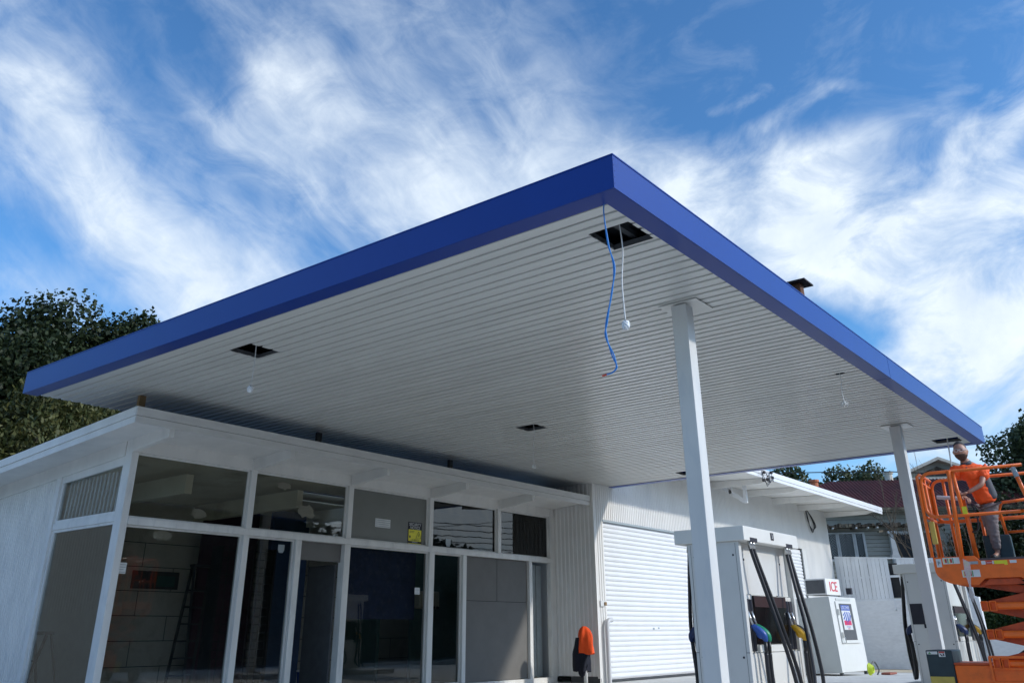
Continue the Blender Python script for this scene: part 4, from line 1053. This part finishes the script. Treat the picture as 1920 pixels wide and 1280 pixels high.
MB().prism([(-.30,.770),(-.26,.770),(-.28,.795)], 'y', .044, .0455).build('decal_triangle', 'sticker_green', cb2)
MB().box(-.165, -.095, .044, .0455, .782, .798).build('decal_band', 'sticker_red', cb2)
MB().prism([(-.16,.772),(-.145,.772),(-.118,.745),(-.135,.742)], 'y', .044, .0455).prism([(-.12,.776),(-.105,.776),(-.10,.745),(-.115,.745)], 'y', .044, .0455).build('decal_marks', 'ink', cb2)
# mast cage step at the base
q = MB(); fx0, fx1 = .44, 1.6
q.beam((fx0, .0, .735), (fx1, .0, .735), .03, .03).beam((fx0, .0, .44), (fx1, .0, .44), .03, .03).beam((fx0, .0, .45), (fx0, .0, .735), .03, .03).beam((fx1, .0, .45), (fx1, .0, .735), .03, .03).beam((fx0, 0, .60), (fx1, 0, .60), .02, .02)
q.beam((fx0, .0, .735), (fx0+.06, .10, .735), .03, .03)
q.build('entry_step', 'orange', lf, bevel=.003)
# scissor stack
levels = [.66, 1.0, 1.34, 1.64]
xl, xr = .50, 1.95
for i in range(3):
    z0, z1 = levels[i], levels[i+1]
    for (yy) in (.10, Wd-.18):
        MB().beam((xl, yy, z0), (xr, yy, z1), .05, .10).build('scissor_arm', 'orange_dk', lf, bevel=.006)
        MB().beam((xl, yy+.07, z1), (xr, yy+.07, z0), .05, .10).build('scissor_arm', 'orange_dk', lf, bevel=.006)
for z in levels[:3]:
    for x in ([xl] if z > .7 else [xl, xr]):
        h = MB()
        for yy in (.03, .12):
            pass
        h.tube([(xl+.16, .04, z), (xr-.2, .04, z)], .045, 12)
        for dx in (0, .10):
            a = xl-.02+dx
            for (p0, p1) in (((a, .0, z-.055), (a+.075, .0, z-.055)), ((a, .0, z+.055), (a+.075, .0, z+.055)), ((a, .0, z-.055), (a, .0, z+.055)), ((a+.075, .0, z-.055), (a+.075, .0, z+.055))):
                h.beam(p0, p1, .05, .012)
            h.box(a+.004, a+.071, .03, .05, z-.05, z+.05)
        h.build('cross_tube', 'orange', lf, bevel=.004)
        break
for z, y in ((.83, .3), (1.17, .3), (1.5, .3)):
    MB().tube([((xl+xr)/2, .08, z), ((xl+xr)/2, Wd-.08, z)], .03, 10).build('centre_pin', 'steel_dark', lf)
MB().tube([(xl+.25, .35, .72), (xr-.3, .35, 1.25)], .045, 12).build('lift_cylinder', 'steel_dark', lf)
MB().tube([(xr-.3, .35, 1.25), (xr-.1, .35, 1.36)], .025, 10).build('cylinder_rod', 'chrome', lf)
# platform
MB().box(.02, Ln, .03, Wd-.03, 1.87, 1.93).build('platform_deck', 'grey_dk', lf)
arc = [(.0, 1.80)] + [(.30-.30*math.cos(t), 1.80-.19*math.sin(t)) for t in np.linspace(.15, PI/2, 8)]
side = [(.0, 1.965)] + arc + [(.50, 1.60), (.60, 1.68), (1.02, 1.68), (1.12, 1.60), (Ln, 1.60), (Ln, 1.90), (.58, 1.90), (.52, 1.965)]
MB().prism(side, 'y', -.012, .012).build('side_panel', 'orange', lf, bevel=.004)
MB().prism(side, 'y', Wd-.012, Wd+.012).build('side_panel', 'orange', lf, bevel=.004)
MB().box(.0, .02, .012, Wd-.012, 1.80, 1.965).box(.58, Ln, -.016, -.0125, 1.775, 1.785).build('toe_board', 'orange', lf)
MB().prism([(.56, 1.60), (.64, 1.67), (.98, 1.67), (1.06, 1.60)], 'y', .03, .10).build('roller_guide', 'orange_dk', lf)
T = .022
def rail(pts, nm='guard_rail', r=T, m='orange', n=8): return MB().tube(pts, r, n).build(nm, m, lf, smooth=True)
def arcp(cx, cz, r, a0, a1, y, k=6): return [(cx+r*math.cos(t), y, cz+r*math.sin(t)) for t in np.linspace(a0, a1, k)]
def fl(y, x0, x1, zt, zm, both=False):
    pts = [(x1, y, zt)] + arcp(x0+.13, zt-.13, .13, PI/2, PI, y) + arcp(x0+.13, zm+.13, .13, PI, 1.5*PI, y) + [(x1, y, zm)]
    return pts
rail(fl(-.01, .04, 1.34, 3.085, 2.49))
rail(fl(Wd, .04, 1.6, 3.085, 2.49))
rail([(.0, -.01, 1.97), (.0, -.01, 3.05), (.03, .03, 3.08), (.04, Wd-.05, 3.08), (.0, Wd, 3.04), (.0, Wd, 1.97)])
for x in (.40,): rail([(x+.03, -.03, 3.09), (x-.03, -.03, 1.93)], 'rail_post', .030)
rail([(.475, -.01, 3.06), (.50, -.01, 2.52)], 'rail_post', .024)
rail([(.21, Wd, 3.08), (.21, Wd, 1.95)], 'rail_post'); rail([(.62, Wd, 2.60), (.60, Wd, 1.95)], 'rail_post'); rail([(1.34, Wd, 3.08), (1.34, Wd, 1.95)], 'rail_post')
rail([(.02, .0, 2.50), (.02, Wd, 2.50)], 'end_rail', .02); rail([(.02, Wd*.5, 3.08), (.02, Wd*.5, 1.96)], 'rail_post')
rail([(.0, Wd, 2.50), (1.8, Wd, 2.50)], 'guard_rail', .02)
rail([(.02, .0, 2.98), (.02, Wd, 2.98)], 'end_rail', .018)
rail([(.50, .38, 1.93), (.48, .40, 2.79)], 'gate_post', .034)
rail([(.93, .72, 1.93), (.87, .72, 2.6), (.93, .72, 2.70), (1.25, .72, 2.72)], 'gate_post', .022)
rail([(.93, .70, 2.30), (1.7, .70, 2.30)], 'mid_rail', .018)
rail([(1.22, -.01, 3.085), (1.34, -.01, 2.49)], 'rail_post', .026); rail([(1.40, -.01, 3.10), (1.75, -.01, 3.10)], 'guard_rail'); rail([(1.40, -.01, 3.10), (1.52, -.01, 2.49)], 'rail_post', .024); rail([(1.75, -.01, 3.10), (1.9, -.01, 1.95)], 'rail_post', .024)
rail([(1.2, -.01, 2.49), (1.9, -.01, 2.49)], 'guard_rail')
rail([(Ln, 0, 1.95), (Ln, 0, 3.08), (Ln, Wd, 3.08), (Ln, Wd, 1.95)])
for a_, b_ in (((1.225, -.01, 3.06), (1.25, -.01, 2.93)), ((1.405, -.01, 3.06), (1.43, -.01, 2.93)), ((1.31, -.01, 2.66), (1.335, -.01, 2.54))): MB().tube([a_, b_], .034, 10).build('taped_joint', 'bluetape', lf)
MB().box(.50, .56, -.045, -.035, 2.50, 2.60).build('decal', 'yellow_bright', lf)
MB().box(.03, .10, .02, .06, 2.14, 2.44).build('corner_pad', 'yellow', lf, bevel=.01)
MB().tube([(.10, Wd-.1, 2.84), (.42, Wd-.06, 2.80)], .028, 8).build('document_tube', 'pvc', lf)
MB().box(.60, .95, .55, .70, 1.94, 2.26).build('control_case', 'teal_dark', lf, bevel=.02)
MB().tube(sag([(.52, .36, 2.30), (.60, .33, 2.34), (.62, .35, 2.52), (.57, .36, 2.70)]), .012, 6).build('control_cable', 'rubber', lf)
def decal(x0, x1, z0, z1, m): return MB().box(x0, x1, -.0165, -.0135, z0, z1).build('decal', m, lf)
decal(.035, .10, 1.84, 1.945, 'sticker'); decal(.12, .33, 1.875, 1.955, 'sticker'); decal(.335, .385, 1.86, 1.90, 'yellow_bright') if False else None
decal(.38, .43, 1.84, 1.90, 'yellow_bright'); decal(.33, .55, 1.70, 1.79, 'sticker'); decal(.44, .55, 1.86, 1.895, 'bluetape'); decal(.59, .64, 1.85, 1.895, 'sticker'); decal(.645, .72, 1.852, 1.893, 'sticker_red'); decal(.722, .74, 1.852, 1.893, 'sticker'); decal(.745, .86, 1.850, 1.893, 'yellow_bright'); decal(.862, .90, 1.835, 1.893, 'yellow_bright'); decal(.93, 1.01, 1.855, 1.89, 'sticker')
for (bx, bzz, hh) in ((.12, 1.875, .08), (.33, 1.70, .09)):
    for k in (0, 1):
        a = bx+.015+.065*k
        MB().box(a+.012, a+.036, -.0185, -.0168, bzz+.015, bzz+hh-.015).build('decal_red_bar', 'sticker_red', lf)
        MB().box(a+.043, a+.054, -.0185, -.0168, bzz+.008, bzz+hh-.008).build('decal_green_bar', 'sticker_green', lf)
        MB().box(a+.001, a+.008, -.0185, -.0168, bzz+.01, bzz+hh-.01).build('decal_yellow_bar', 'yellow_bright', lf)
q = MB()
for a, b, c, d in ((.05,1.87,.08,1.91),(.055,1.91,.085,1.88),(.06,1.86,.065,1.925),(.05,1.90,.09,1.895)): q.beam((a,-.0175,b), (c,-.0175,d), .002, .009, up=(0,1,0))
q.build('decal_marks', 'ink', lf)
text('decal_lettering', 'Caution', .028, (.683, -.0172, 1.873), FYm, 'sticker', lf, .0006)
# strip of clear plastic
LOCAL[0] = False
e = empty('plastic_strip', (-2.82, 13.44, 1.9), label='torn strip of clear plastic wrap hanging off the lift platform', cat='plastic wrap')
q = MB(); q.add([(-2.84,13.44,1.93),(-2.76,13.44,1.88),(-2.77,13.43,1.75),(-2.81,13.45,1.60),(-2.79,13.43,1.48),(-2.82,13.43,1.38),(-2.86,13.44,1.46),(-2.83,13.44,1.60),(-2.85,13.43,1.75)], [(0,1,2,8),(8,2,3,7),(7,3,4,6),(6,4,5)])
o = q.build('film', 'lampbag', e); md = o.modifiers.new('solid', 'SOLIDIFY'); md.thickness = .002
pm = bpy.data.materials.new('clear_film'); pm.use_nodes = True
n_ = pm.node_tree; tb = n_.nodes.new('ShaderNodeBsdfTransparent'); tb.inputs[0].default_value = (.93,.90,.90,1); ms = n_.nodes.new('ShaderNodeMixShader'); ms.inputs[0].default_value = .42
n_.nodes['Principled BSDF'].inputs['Base Color'].default_value = (.75,.72,.72,1)
nn_ = n_.nodes.new('ShaderNodeTexNoise'); nn_.inputs['Scale'].default_value = 25; mr_ = n_.nodes.new('ShaderNodeMapRange'); mr_.inputs['To Min'].default_value = .25; mr_.inputs['To Max'].default_value = .65
n_.links.new(nn_.outputs['Fac'], mr_.inputs['Value']); n_.links.new(mr_.outputs['Result'], ms.inputs[0])
n_.links.new(tb.outputs[0], ms.inputs[1]); n_.links.new(n_.nodes['Principled BSDF'].outputs[0], ms.inputs[2]); n_.links.new(ms.outputs[0], n_.nodes['Material Output'].inputs['Surface'])
o.data.materials[0] = pm

# ---------------------------------------------------------------- workman
def skin_obj(name, verts, edges, radii, m, parent=None, sub=2, root=0, wrinkle=0):
    me = bpy.data.meshes.new(name); me.from_pydata(verts, edges, []); me.update()
    o = bpy.data.objects.new(name, me); col.objects.link(o)
    sk = o.modifiers.new('skin', 'SKIN'); sk.use_smooth_shade = True
    for i, r in enumerate(radii):
        r = r if isinstance(r, tuple) else (r, r)
        me.skin_vertices[0].data[i].radius = r
        me.skin_vertices[0].data[i].use_root = (i == root)
    ss = o.modifiers.new('sub', 'SUBSURF'); ss.levels = sub; ss.render_levels = sub
    me.materials.append(M[m])
    # bake the modifiers into plain geometry
    dg = bpy.context.evaluated_depsgraph_get(); nm = bpy.data.meshes.new_from_object(o.evaluated_get(dg))
    o.modifiers.clear(); o.data = nm
    if wrinkle:
        nm.update(); vn = [v_.normal.copy() for v_ in nm.vertices]
        for v_, nr in zip(nm.vertices, vn):
            q_ = v_.co; v_.co = q_ + nr*wrinkle*(mnoise.noise(Vector((q_.x*14, q_.y*14, q_.z*26)))+.6*mnoise.noise(Vector((q_.x*30+5, q_.y*30, q_.z*34))))
    for pgn in nm.polygons: pgn.use_smooth = True
    if not nm.materials: nm.materials.append(M[m])
    if parent is not None:
        o.parent = parent
        if parent.type == 'EMPTY': o.matrix_parent_inverse = Matrix.Translation(-Vector(parent.location))
    return o
FZ = 1.935
person = empty('person', (-2.54, 14.1, FZ), label='bearded man in orange hi-vis polo and grey trousers leaning on the lift rail', cat='person')
J = dict(pel=(-2.51, 14.06, 2.76), sp1=(-2.525, 14.03, 2.90), sp2=(-2.56, 13.98, 3.04), ch=(-2.595, 13.93, 3.14), nk=(-2.625, 13.89, 3.225), nk2=(-2.645, 13.83, 3.29),
 shR=(-2.430, 13.97, 3.125), elR=(-2.470, 13.80, 2.905), wrR=(-2.655, 13.70, 2.80), shL=(-2.770, 13.82, 3.140), elL=(-2.83, 13.73, 2.90), wrL=(-2.735, 13.70, 2.775),
 hpR=(-2.475, 14.07, 2.66), knR=(-2.50, 14.04, 2.36), anR=(-2.515, 14.10, 2.02), ftR=(-2.55, 13.97, 1.965),
 hpL=(-2.55, 14.12, 2.66), knL=(-2.545, 14.16, 2.35), anL=(-2.545, 14.24, 2.02), ftL=(-2.58, 14.12, 1.965))
names = list(J); idx = {n: i for i, n in enumerate(names)}
rad = dict(pel=.125, sp1=.120, sp2=.130, ch=.135, nk=.085, nk2=.075, shR=.062, elR=.043, wrR=.030, shL=.062, elL=.043, wrL=.030,
 hpR=.092, knR=.060, anR=.038, ftR=.035, hpL=.092, knL=.060, anL=.038, ftL=.035)
E_ = [('pel','sp1'),('sp1','sp2'),('sp2','ch'),('ch','nk'),('nk','nk2'),('ch','shR'),('shR','elR'),('elR','wrR'),('ch','shL'),('shL','elL'),('elL','wrL'),
 ('pel','hpR'),('hpR','knR'),('knR','anR'),('anR','ftR'),('pel','hpL'),('hpL','knL'),('knL','anL'),('anL','ftL')]
body = skin_obj('body', [J[n] for n in names], [(idx[a], idx[b]) for a, b in E_], [rad[n]*.86 for n in names], 'skin', person, 2, 0)
# head: one shaped surface joined to the same body mesh, facing the viewer
HC = Vector((-2.650, 13.80, 3.385))
face = Vector((.02, -1, -.12)).normalized(); fr = face.cross(Vector((0,0,1))).normalized(); fu = fr.cross(face)
fr = -fr if fr.x < 0 else fr
hb = MB()
def headfn(d, q):
    # local: x right, y = out of the face, z up
    x, y, z = d.x, d.y, d.z
    w = .086; dd = .108; hh = .132
    X = x*w; Yv = y*dd; Z = z*hh
    X *= (1-abs(z)**2.5*.0)*(1+.10*max(0, 1-abs(z+.35)*1.6)); X *= 1+.10*min(0, z+.35)
    if y > .2:
        nose = math.exp(-((x/.16)**2+((z+.10)/.20)**2)); Yv += .026*nose
        Yv -= .010*math.exp(-(((abs(x)-.38)/.16)**2+((z-.10)/.12)**2))
        Yv += .006*math.exp(-((x/.6)**2+((z-.26)/.09)**2))
        Yv += .008*math.exp(-((x/.25)**2+((z+.48)/.10)**2))
        Yv += .010*math.exp(-((x/.3)**2+((z+.85)/.14)**2))
    ear = math.exp(-((abs(x)-1)**2*8+(y/.16)**2+((z+.02)/.24)**2)); X += math.copysign(.016*ear, x)
    return fr*X + face*Yv + fu*Z
hb.ell(HC, (1,1,1), 36, 28, headfn)
# hands: palm and five fingers each, curled over the gate post top
def hand(mb, wrist, fdir, side, out):
    wrist = Vector(wrist); f = Vector(fdir).normalized(); o_ = Vector(out).normalized(); s_ = Vector(side).normalized()
    mb.ell(wrist+f*.045, (1,1,1), 12, 8, lambda d, q: s_*d.x*.042+f*d.y*.052+o_*d.z*.019)
    for k, (off, ln) in enumerate(((-.030,.066),(-.010,.075),(.010,.072),(.029,.056))):
        b0 = wrist+f*.085+s_*off
        mb.tube([b0-f*.02, b0+f*ln*.35+o_*.003, b0+f*ln*.65-o_*.018, b0+f*ln*.72-o_*.042], [.0095,.009,.0082,.0065], 8)
    b0 = wrist+f*.03-s_*.036
    mb.tube([b0, b0-s_*.022+f*.022-o_*.006, b0-s_*.026+f*.05-o_*.02], [.0115,.010,.0075], 8)
hand(hb, J['wrR'], (-.75,-.30,-.25), (.3,-.8,.2), (0,.1,1))
hand(hb, J['wrL'], (.55,-.25,-.45), (.4,.8,.1), (.2,.1,1))
hm = bpy.data.meshes.new('h'); hm.from_pydata(hb.v, [], hb.f); hm.materials.append(M['skin'])
bm = bmesh.new(); bm.from_mesh(body.data); bm.from_mesh(hm); bmesh.ops.remove_doubles(bm, verts=bm.verts, dist=1e-6)
for f_ in bm.faces: f_.smooth = True; f_.material_index = 0
bmesh.ops.recalc_face_normals(bm, faces=bm.faces)
bm.to_mesh(body.data); bm.free()
# hair, beard, glasses, eyes
def capfn(th, mask):
    def g(d, q):
        base_ = headfn(d, q); r = 1.0+th*mask(d); return base_*r if mask(d) > 0 else base_*.93
    return g
hr = MB(); hr.ell(HC, (1,1,1), 36, 28, capfn(.10, lambda d: max(0, min(1, (d.z-.28+.75*(-d.y))*3)) if d.z > -.25 else 0)); hr.build('hair', 'hair', body, smooth=True)
bd_ = MB(); bd_.ell(HC, (1,1,1), 36, 28, capfn(.035, lambda d: 1 if (d.z < -.36 and d.y > -.15 and not (abs(d.x) < .2 and -.40 < d.z)) or (-.42 < d.z < -.30 and d.y > .5) else 0)); bd_.build('beard', 'beard', body, smooth=True)
gl = MB()
def hp(x, z, o=0.0):
    y = math.sqrt(max(0, 1-x*x-z*z)); return HC+headfn(Vector((x, y, z)), None)+face*o
for s in (-1, 1):
    c = HC+fr*s*.034+fu*.014+face*.114
    gl.tube([c+fr*.028*math.cos(t)+fu*.019*math.sin(t) for t in np.linspace(0, 2*PI, 14)], .0028, 6)
    gl.tube([c+fr*s*.028, HC+fr*s*.092+fu*.016+face*.02], .0028, 6)
gl.tube([HC+fr*-.012+fu*.018+face*.117, HC+fr*.012+fu*.018+face*.117], .003, 6)
gl.build('glasses', 'lens', body)
ey = MB()
for s in (-1, 1): ey.ell(hp(s*.36, .10, .001), (.011,.008,.006), 10, 6)
ey.build('eyes', 'ink', body, smooth=True)
eb = MB()
for s in (-1, 1): eb.tube([hp(s*.52, .24, .004), hp(s*.34, .29, .006), hp(s*.16, .25, .006)], .005, 6)
eb.build('eyebrows', 'hair', body)
mo = MB(); mo.tube([hp(-.2, -.47, .002), hp(0, -.45, .003), hp(.2, -.47, .002)], .004, 6); mo.build('mouth', 'maroon', body)
# clothes
def v(n, dx=0, dy=0, dz=0): a = J[n]; return (a[0]+dx, a[1]+dy, a[2]+dz)
def lerp(a, b, t): return tuple(a[i]+(b[i]-a[i])*t for i in range(3))
sv = [v('pel', .01,0,-.09), v('sp1'), v('sp2'), v('ch'), v('nk', 0, 0, -.03), v('shR'), lerp(J['shR'], J['elR'], .62), v('shL'), lerp(J['shL'], J['elL'], .62)]
skin_obj('shirt', sv, [(0,1),(1,2),(2,3),(3,4),(3,5),(5,6),(3,7),(7,8)], [.150,.146,.158,.150,.085,.086,.078,.086,.078], 'shirt', person, 4, 1, .010)
cl = MB(); cl.tube([v('nk', 0,0,-.02), v('nk', -.004,-.012,.03)], [.085, .066], 14); cl.build('collar', 'shirt_grey', person, smooth=True)
# grey side panel of the polo
q = skin_obj('shirt_side_panel', [v('pel', .090, -.02, -.05), v('sp1', .085, -.02, .0), v('sp2', .085, -.01, .0)], [(0,1),(1,2)], [.085,.088,.085], 'shirt_grey', person, 2, 1)
# placket and phone pocket
MB().tube([v('ch', -.02, -.150, .02), v('sp2', -.02, -.155, .0)], .008, 6).build('placket', 'shirt_grey', person)
tv = [v('pel', 0,0,.02), v('hpR'), lerp(J['hpR'], J['knR'], .5), v('knR'), lerp(J['knR'], J['anR'], .5), v('anR', 0, 0, .03), v('hpL'), lerp(J['hpL'], J['knL'], .5), v('knL'), v('anL', 0, 0, .03)]
skin_obj('trousers', tv, [(0,1),(1,2),(2,3),(3,4),(4,5),(0,6),(6,7),(7,8),(8,9)], [.150,.112,.100,.078,.070,.056,.102,.096,.078,.054], 'trousers', person, 4, 0, .008)
for s in ('R', 'L'):
    skin_obj('boot', [v('an'+s, 0, 0, -.01), v('an'+s, .012, .025, -.045), v('ft'+s, .0, .03, 0), v('ft'+s, -.012, -.045, -.002)], [(0,1),(1,2),(2,3)], [.044,.043,.040,.034], 'boot', person, 2, 1)

# ---------------------------------------------------------------- trees
def crown_mesh(name, m, parent, clusters, n, leaf, seed=0, hang=0.0):
    r = np.random.default_rng(seed); C = np.array([c[0] for c in clusters], float); S = np.array([c[1] for c in clusters], float)
    wt = S.prod(axis=1)**(2/3); wt /= wt.sum(); ci = r.choice(len(C), n, p=wt)
    d = r.normal(size=(n,3)); d /= np.linalg.norm(d, axis=1)[:,None]
    rad_ = r.uniform(.45, 1.06, n)**.7
    P = C[ci]+d*rad_[:,None]*S[ci]
    P += r.normal(size=(n,3))*.10
    # leaf quads facing random-ish, biased outward/up
    nn = d*.6+r.normal(size=(n,3))*.6+np.array([0,0,.35]); nn /= np.linalg.norm(nn, axis=1)[:,None]
    a = np.cross(nn, r.normal(size=(n,3))); a /= np.linalg.norm(a, axis=1)[:,None]; b = np.cross(nn, a)
    if hang: b = b*(1-hang)+np.array([0,0,-1])*hang; b /= np.linalg.norm(b, axis=1)[:,None]
    la = leaf*r.uniform(.5, 1.2, n)[:,None]; lb = la*(1.5 if not hang else 2.2)
    V_ = np.stack([P-a*la*.5, P+b*lb*.45-a*la*.05, P+a*la*.5, P-b*lb*.45], axis=1).reshape(-1,3)
    me = bpy.data.meshes.new(name); me.vertices.add(4*n); me.vertices.foreach_set('co', V_.ravel())
    me.loops.add(4*n); me.loops.foreach_set('vertex_index', np.arange(4*n)); me.polygons.add(n)
    me.polygons.foreach_set('loop_start', np.arange(0, 4*n, 4)); me.update(calc_edges=True); me.materials.append(M[m])
    o = bpy.data.objects.new(name, me); col.objects.link(o); o.parent = parent
    if parent.type == 'EMPTY': o.matrix_parent_inverse = Matrix.Translation(-Vector(parent.location))
    return o
def tree(base, top, rx, ry, n, leaf, m, label, seed, k=34, group='trees round the site', trunk=.3, hang=0, lowf=.25, name='tree', sub=.34, cls=None):
    r = random.Random(seed); e = empty(name, base, label=label, cat='tree' if name == 'tree' else 'bush', group=group)
    bx, by, bz_ = base; H = top-bz_; cl_ = []
    cz = bz_+H*(lowf+1)/2; rzz = H*(1-lowf)/2
    if cls: cl_ = cls
    else:
        for i in range(k):
            th = r.uniform(0, 2*PI); ph = math.acos(r.uniform(-.8, 1)); rr = r.uniform(.45, .92)
            s = r.uniform(.7, 1.25)*sub
            cl_.append(((bx+rx*rr*.82*math.sin(ph)*math.cos(th), by+ry*.82*rr*math.sin(ph)*math.sin(th), cz+rzz*.82*rr*math.cos(ph)), (rx*s, ry*s, rzz*s*.8)))
    crown_mesh('crown', m, e, cl_, n, leaf, seed, hang)
    q = MB(); q.tube([(bx, by, bz_-.3), (bx+.1, by, bz_+H*.25), (bx-.1, by+.1, bz_+H*.5), (bx, by, bz_+H*.8)], [trunk, trunk*.8, trunk*.55, trunk*.15], 10)
    for i, (c, s) in enumerate(cl_[:14]):
        q.tube(sag([(bx, by, bz_+H*r.uniform(.25, .5)), ((bx+c[0])/2+r.uniform(-.3,.3), (by+c[1])/2, (bz_+H*.4+c[2])/2+.3), c], 4), [trunk*.35*(1-j/12)+.02 for j in range(9)], 6)
    q.build('trunk', 'bark', e, smooth=True)
    return e
tree((-36.4, 15.2, 0), 14.7, 5.0, 5.0, 85000, .165, 'leaf_dark', 'big dark round-crowned tree behind the left end of the canopy', 3, k=95, sub=.26, lowf=.15, trunk=.5)
tree((-38.0, 10.0, 0), 14.0, 4.6, 4.6, 45000, .165, 'leaf_dark', 'dark tree crown at the far left edge behind the olive trees', 34, k=60, sub=.28, lowf=.15)
tree((-34.6, 17.4, 0), 14.7, 2.5, 2.5, 30000, .155, 'leaf_dark', 'smaller dark crown just above the blue fascia, right of the big dark tree', 33, k=34, sub=.30, lowf=.3)
tree((-30.0, 12.6, 0), 10.2, 4.6, 4.4, 75000, .105, 'leaf_mid', 'olive green drooping tree in front of the big dark tree', 5, k=70, sub=.26, lowf=.02, hang=.45)
tree((-28.6, 8.2, 0), 9.0, 3.8, 3.2, 45000, .105, 'leaf_mid', 'olive green drooping tree at the far left edge', 15, k=50, sub=.28, lowf=.02, hang=.45)
tree((-5.3, 47.8, 0), 11.6, 4.0, 3.4, 26000, .17, 'leaf_right', 'tall loose gum tree beyond the far canopy corner, behind the man', 7, k=70, sub=.20, lowf=.20)
tree((-7.6, 43.5, 0), 6.9, 3.0, 2.4, 24000, .14, 'leaf_dark', 'dark green bushy tree behind the lift railings', 9, k=50, sub=.28, lowf=-.05)
tree((-18.6, 48.0, 0), 10.0, 3.4, 3.0, 15000, .17, 'leaf_right', 'leafy tree top above the garage eave, left one', 11, k=44, sub=.22, lowf=.4)
tree((-15.4, 50.0, 0), 10.3, 3.2, 3.0, 14000, .17, 'leaf_right', 'leafy tree top above the garage eave, next to the red roof', 12, k=44, sub=.22, lowf=.4)
tree((-6.6, 40.8, 0), 2.3, 2.4, 1.2, 9000, .10, 'leaf_hedge', 'low green hedge bush behind the end of the white wall', 13, k=16, sub=.5, lowf=-.1, name='hedge_bush', trunk=.08, group='bushes')
# across the street, seen mirrored in the shop windows
tree((16.5, 23, -.5), 11.5, 5.0, 5.0, 9000, .36, 'leaf_dark', 'unseen dark tree added to block sky mirrored in the shop window, nearer of the pair', 61, k=50, sub=.3, lowf=.2, group='trees added to block mirrored sky')  # this pair is added to hide bright sky mirrored in the upper panes
tree((16.5, 32, -.5), 11.0, 5.0, 5.0, 9000, .36, 'leaf_dark', 'unseen dark tree added to block sky mirrored in the shop window, farther of the pair', 62, k=50, sub=.3, lowf=.2, group='trees added to block mirrored sky')
tree((24, 33, -.5), 13.5, 6.0, 6.0, 14000, .40, 'leaf_dark', 'dark tree across the street mirrored in the upper shop window', 21, k=50, sub=.3)
tree((34, 31, -.5), 10.5, 5.0, 5.0, 8000, .40, 'leaf_dark', 'lower dark tree across the street mirrored in the upper shop window', 22, k=34, sub=.3)
def hedge(x0, x1, y0_, y1_, h, n, seed, label):  # unseen hedges added to keep bright surroundings out of the window reflections
    e = empty('hedge', ((x0+x1)/2, (y0_+y1_)/2, -.5), label=label, cat='hedge', group='unseen hedges added to darken the window reflections')
    r = random.Random(seed); k = 40
    cl_ = [((x0+(x1-x0)*r.random(), y0_+(y1_-y0_)*(i+.5)/k if (y1_-y0_) > (x1-x0) else y0_+(y1_-y0_)*r.random(), h*r.uniform(.3,.72)), (max(1.0,(x1-x0)/k*2) if (x1-x0) > (y1_-y0_) else 1.2, max(1.2,(y1_-y0_)/k*2), h*.30)) for i in range(k)]
    if (x1-x0) > (y1_-y0_): cl_ = [((x0+(x1-x0)*(i+.5)/k, c[0][1], c[0][2]), c[1]) for i, c in enumerate(cl_)]
    crown_mesh('foliage', 'leaf_dark', e, cl_, n, .40, seed)
    MB().box(x0+.6, x1-.6, y0_, y1_, -.55, h*.86).build('light_block_core', 'rotten', e)  # solid box added to stop sky showing through the foliage
hedge(13, 16, -30, 62, 7.4, 34000, 51, 'unseen dark hedge added across the street to darken the shop front reflections')
hedge(-45, 12, -18, -15, 5.2, 14000, 52, 'unseen dark hedge added behind the viewer to darken the side window reflections')
nb = empty('added_mirror_building', (-36, -10, -.5), label='unseen grey building added to give the side window an even grey reflection', cat='building')  # added out of view as an even grey reflection for the side glass
MB().box(-40, -35, -34, 4, -.6, 8.5).build('wall', 'board_grey', nb)
MB().box(-40.4, -34.6, -34.4, 4.4, 8.5, 8.8).build('roof', 'roof_blue', nb)
q = MB()
for k in range(5): q.tube(sag([(15+k*.5, -30, 9-k*.35), (16+k*.5, 20, 7.8-k*.35), (16+k*.5, 70, 9-k*.35)]), .03, 4)
q.build('power_line', 'wire_black', label='set of street power lines mirrored in the upper shop window', cat='power line')

# bare shrubs
def bare(base, h, n, label, seed, m='twig', r0=.035, spread=.5, leaves=0, dirn=(0,0,1)):
    r = random.Random(seed); e = empty('bare_tree', base, label=label, cat='tree', group='bare branched trees')
    q = MB(); tips = []
    def grow(p, d, L_, rd, lv):
        pts = [p]; cur = Vector(p); dd = Vector(d)
        for i in range(4):
            dd = (dd+Vector((r.uniform(-.18,.18), r.uniform(-.18,.18), r.uniform(-.05,.14)))).normalized(); cur = cur+dd*L_/4; pts.append(tuple(cur))
        q.tube(pts, [rd*(1-.13*i) for i in range(5)], 5); tips.append(cur)
        if lv > 0:
            for k in range(r.choice((2,3))):
                j = r.choice((2,3,4)); nd = (dd+Vector((r.uniform(-1,1), r.uniform(-1,1), r.uniform(-.2,.7)))*spread).normalized()
                grow(pts[j], nd, L_*r.uniform(.55,.8), rd*.55, lv-1)
    for k in range(n): grow(base, (Vector(dirn)+Vector((r.uniform(-.5,.5), r.uniform(-.5,.5), .2))).normalized(), h*.42, r0, 4)
    q.build('branches', m, e)
    if leaves:
        crown_mesh('leaves', 'leaf_red', e, [(tuple(t), (.12,.12,.12)) for t in r.sample(tips, min(leaves, len(tips)))], leaves*4, .14, seed)
bare((-9.6, 38.6, 1.2), 6.3, 3, 'bare branched tree behind the far column and the red roofed house', 41, r0=.06)
bare((-8.0, 38.2, 1.0), 5.2, 4, 'tangled bare shrub seen through the lift railings', 42, r0=.05, spread=.8)
bare((-25.0, 7.3, 0), 6.0, 4, 'bare twiggy shrub with a few red leaves above the shop roof, far left', 43, r0=.04, leaves=10)
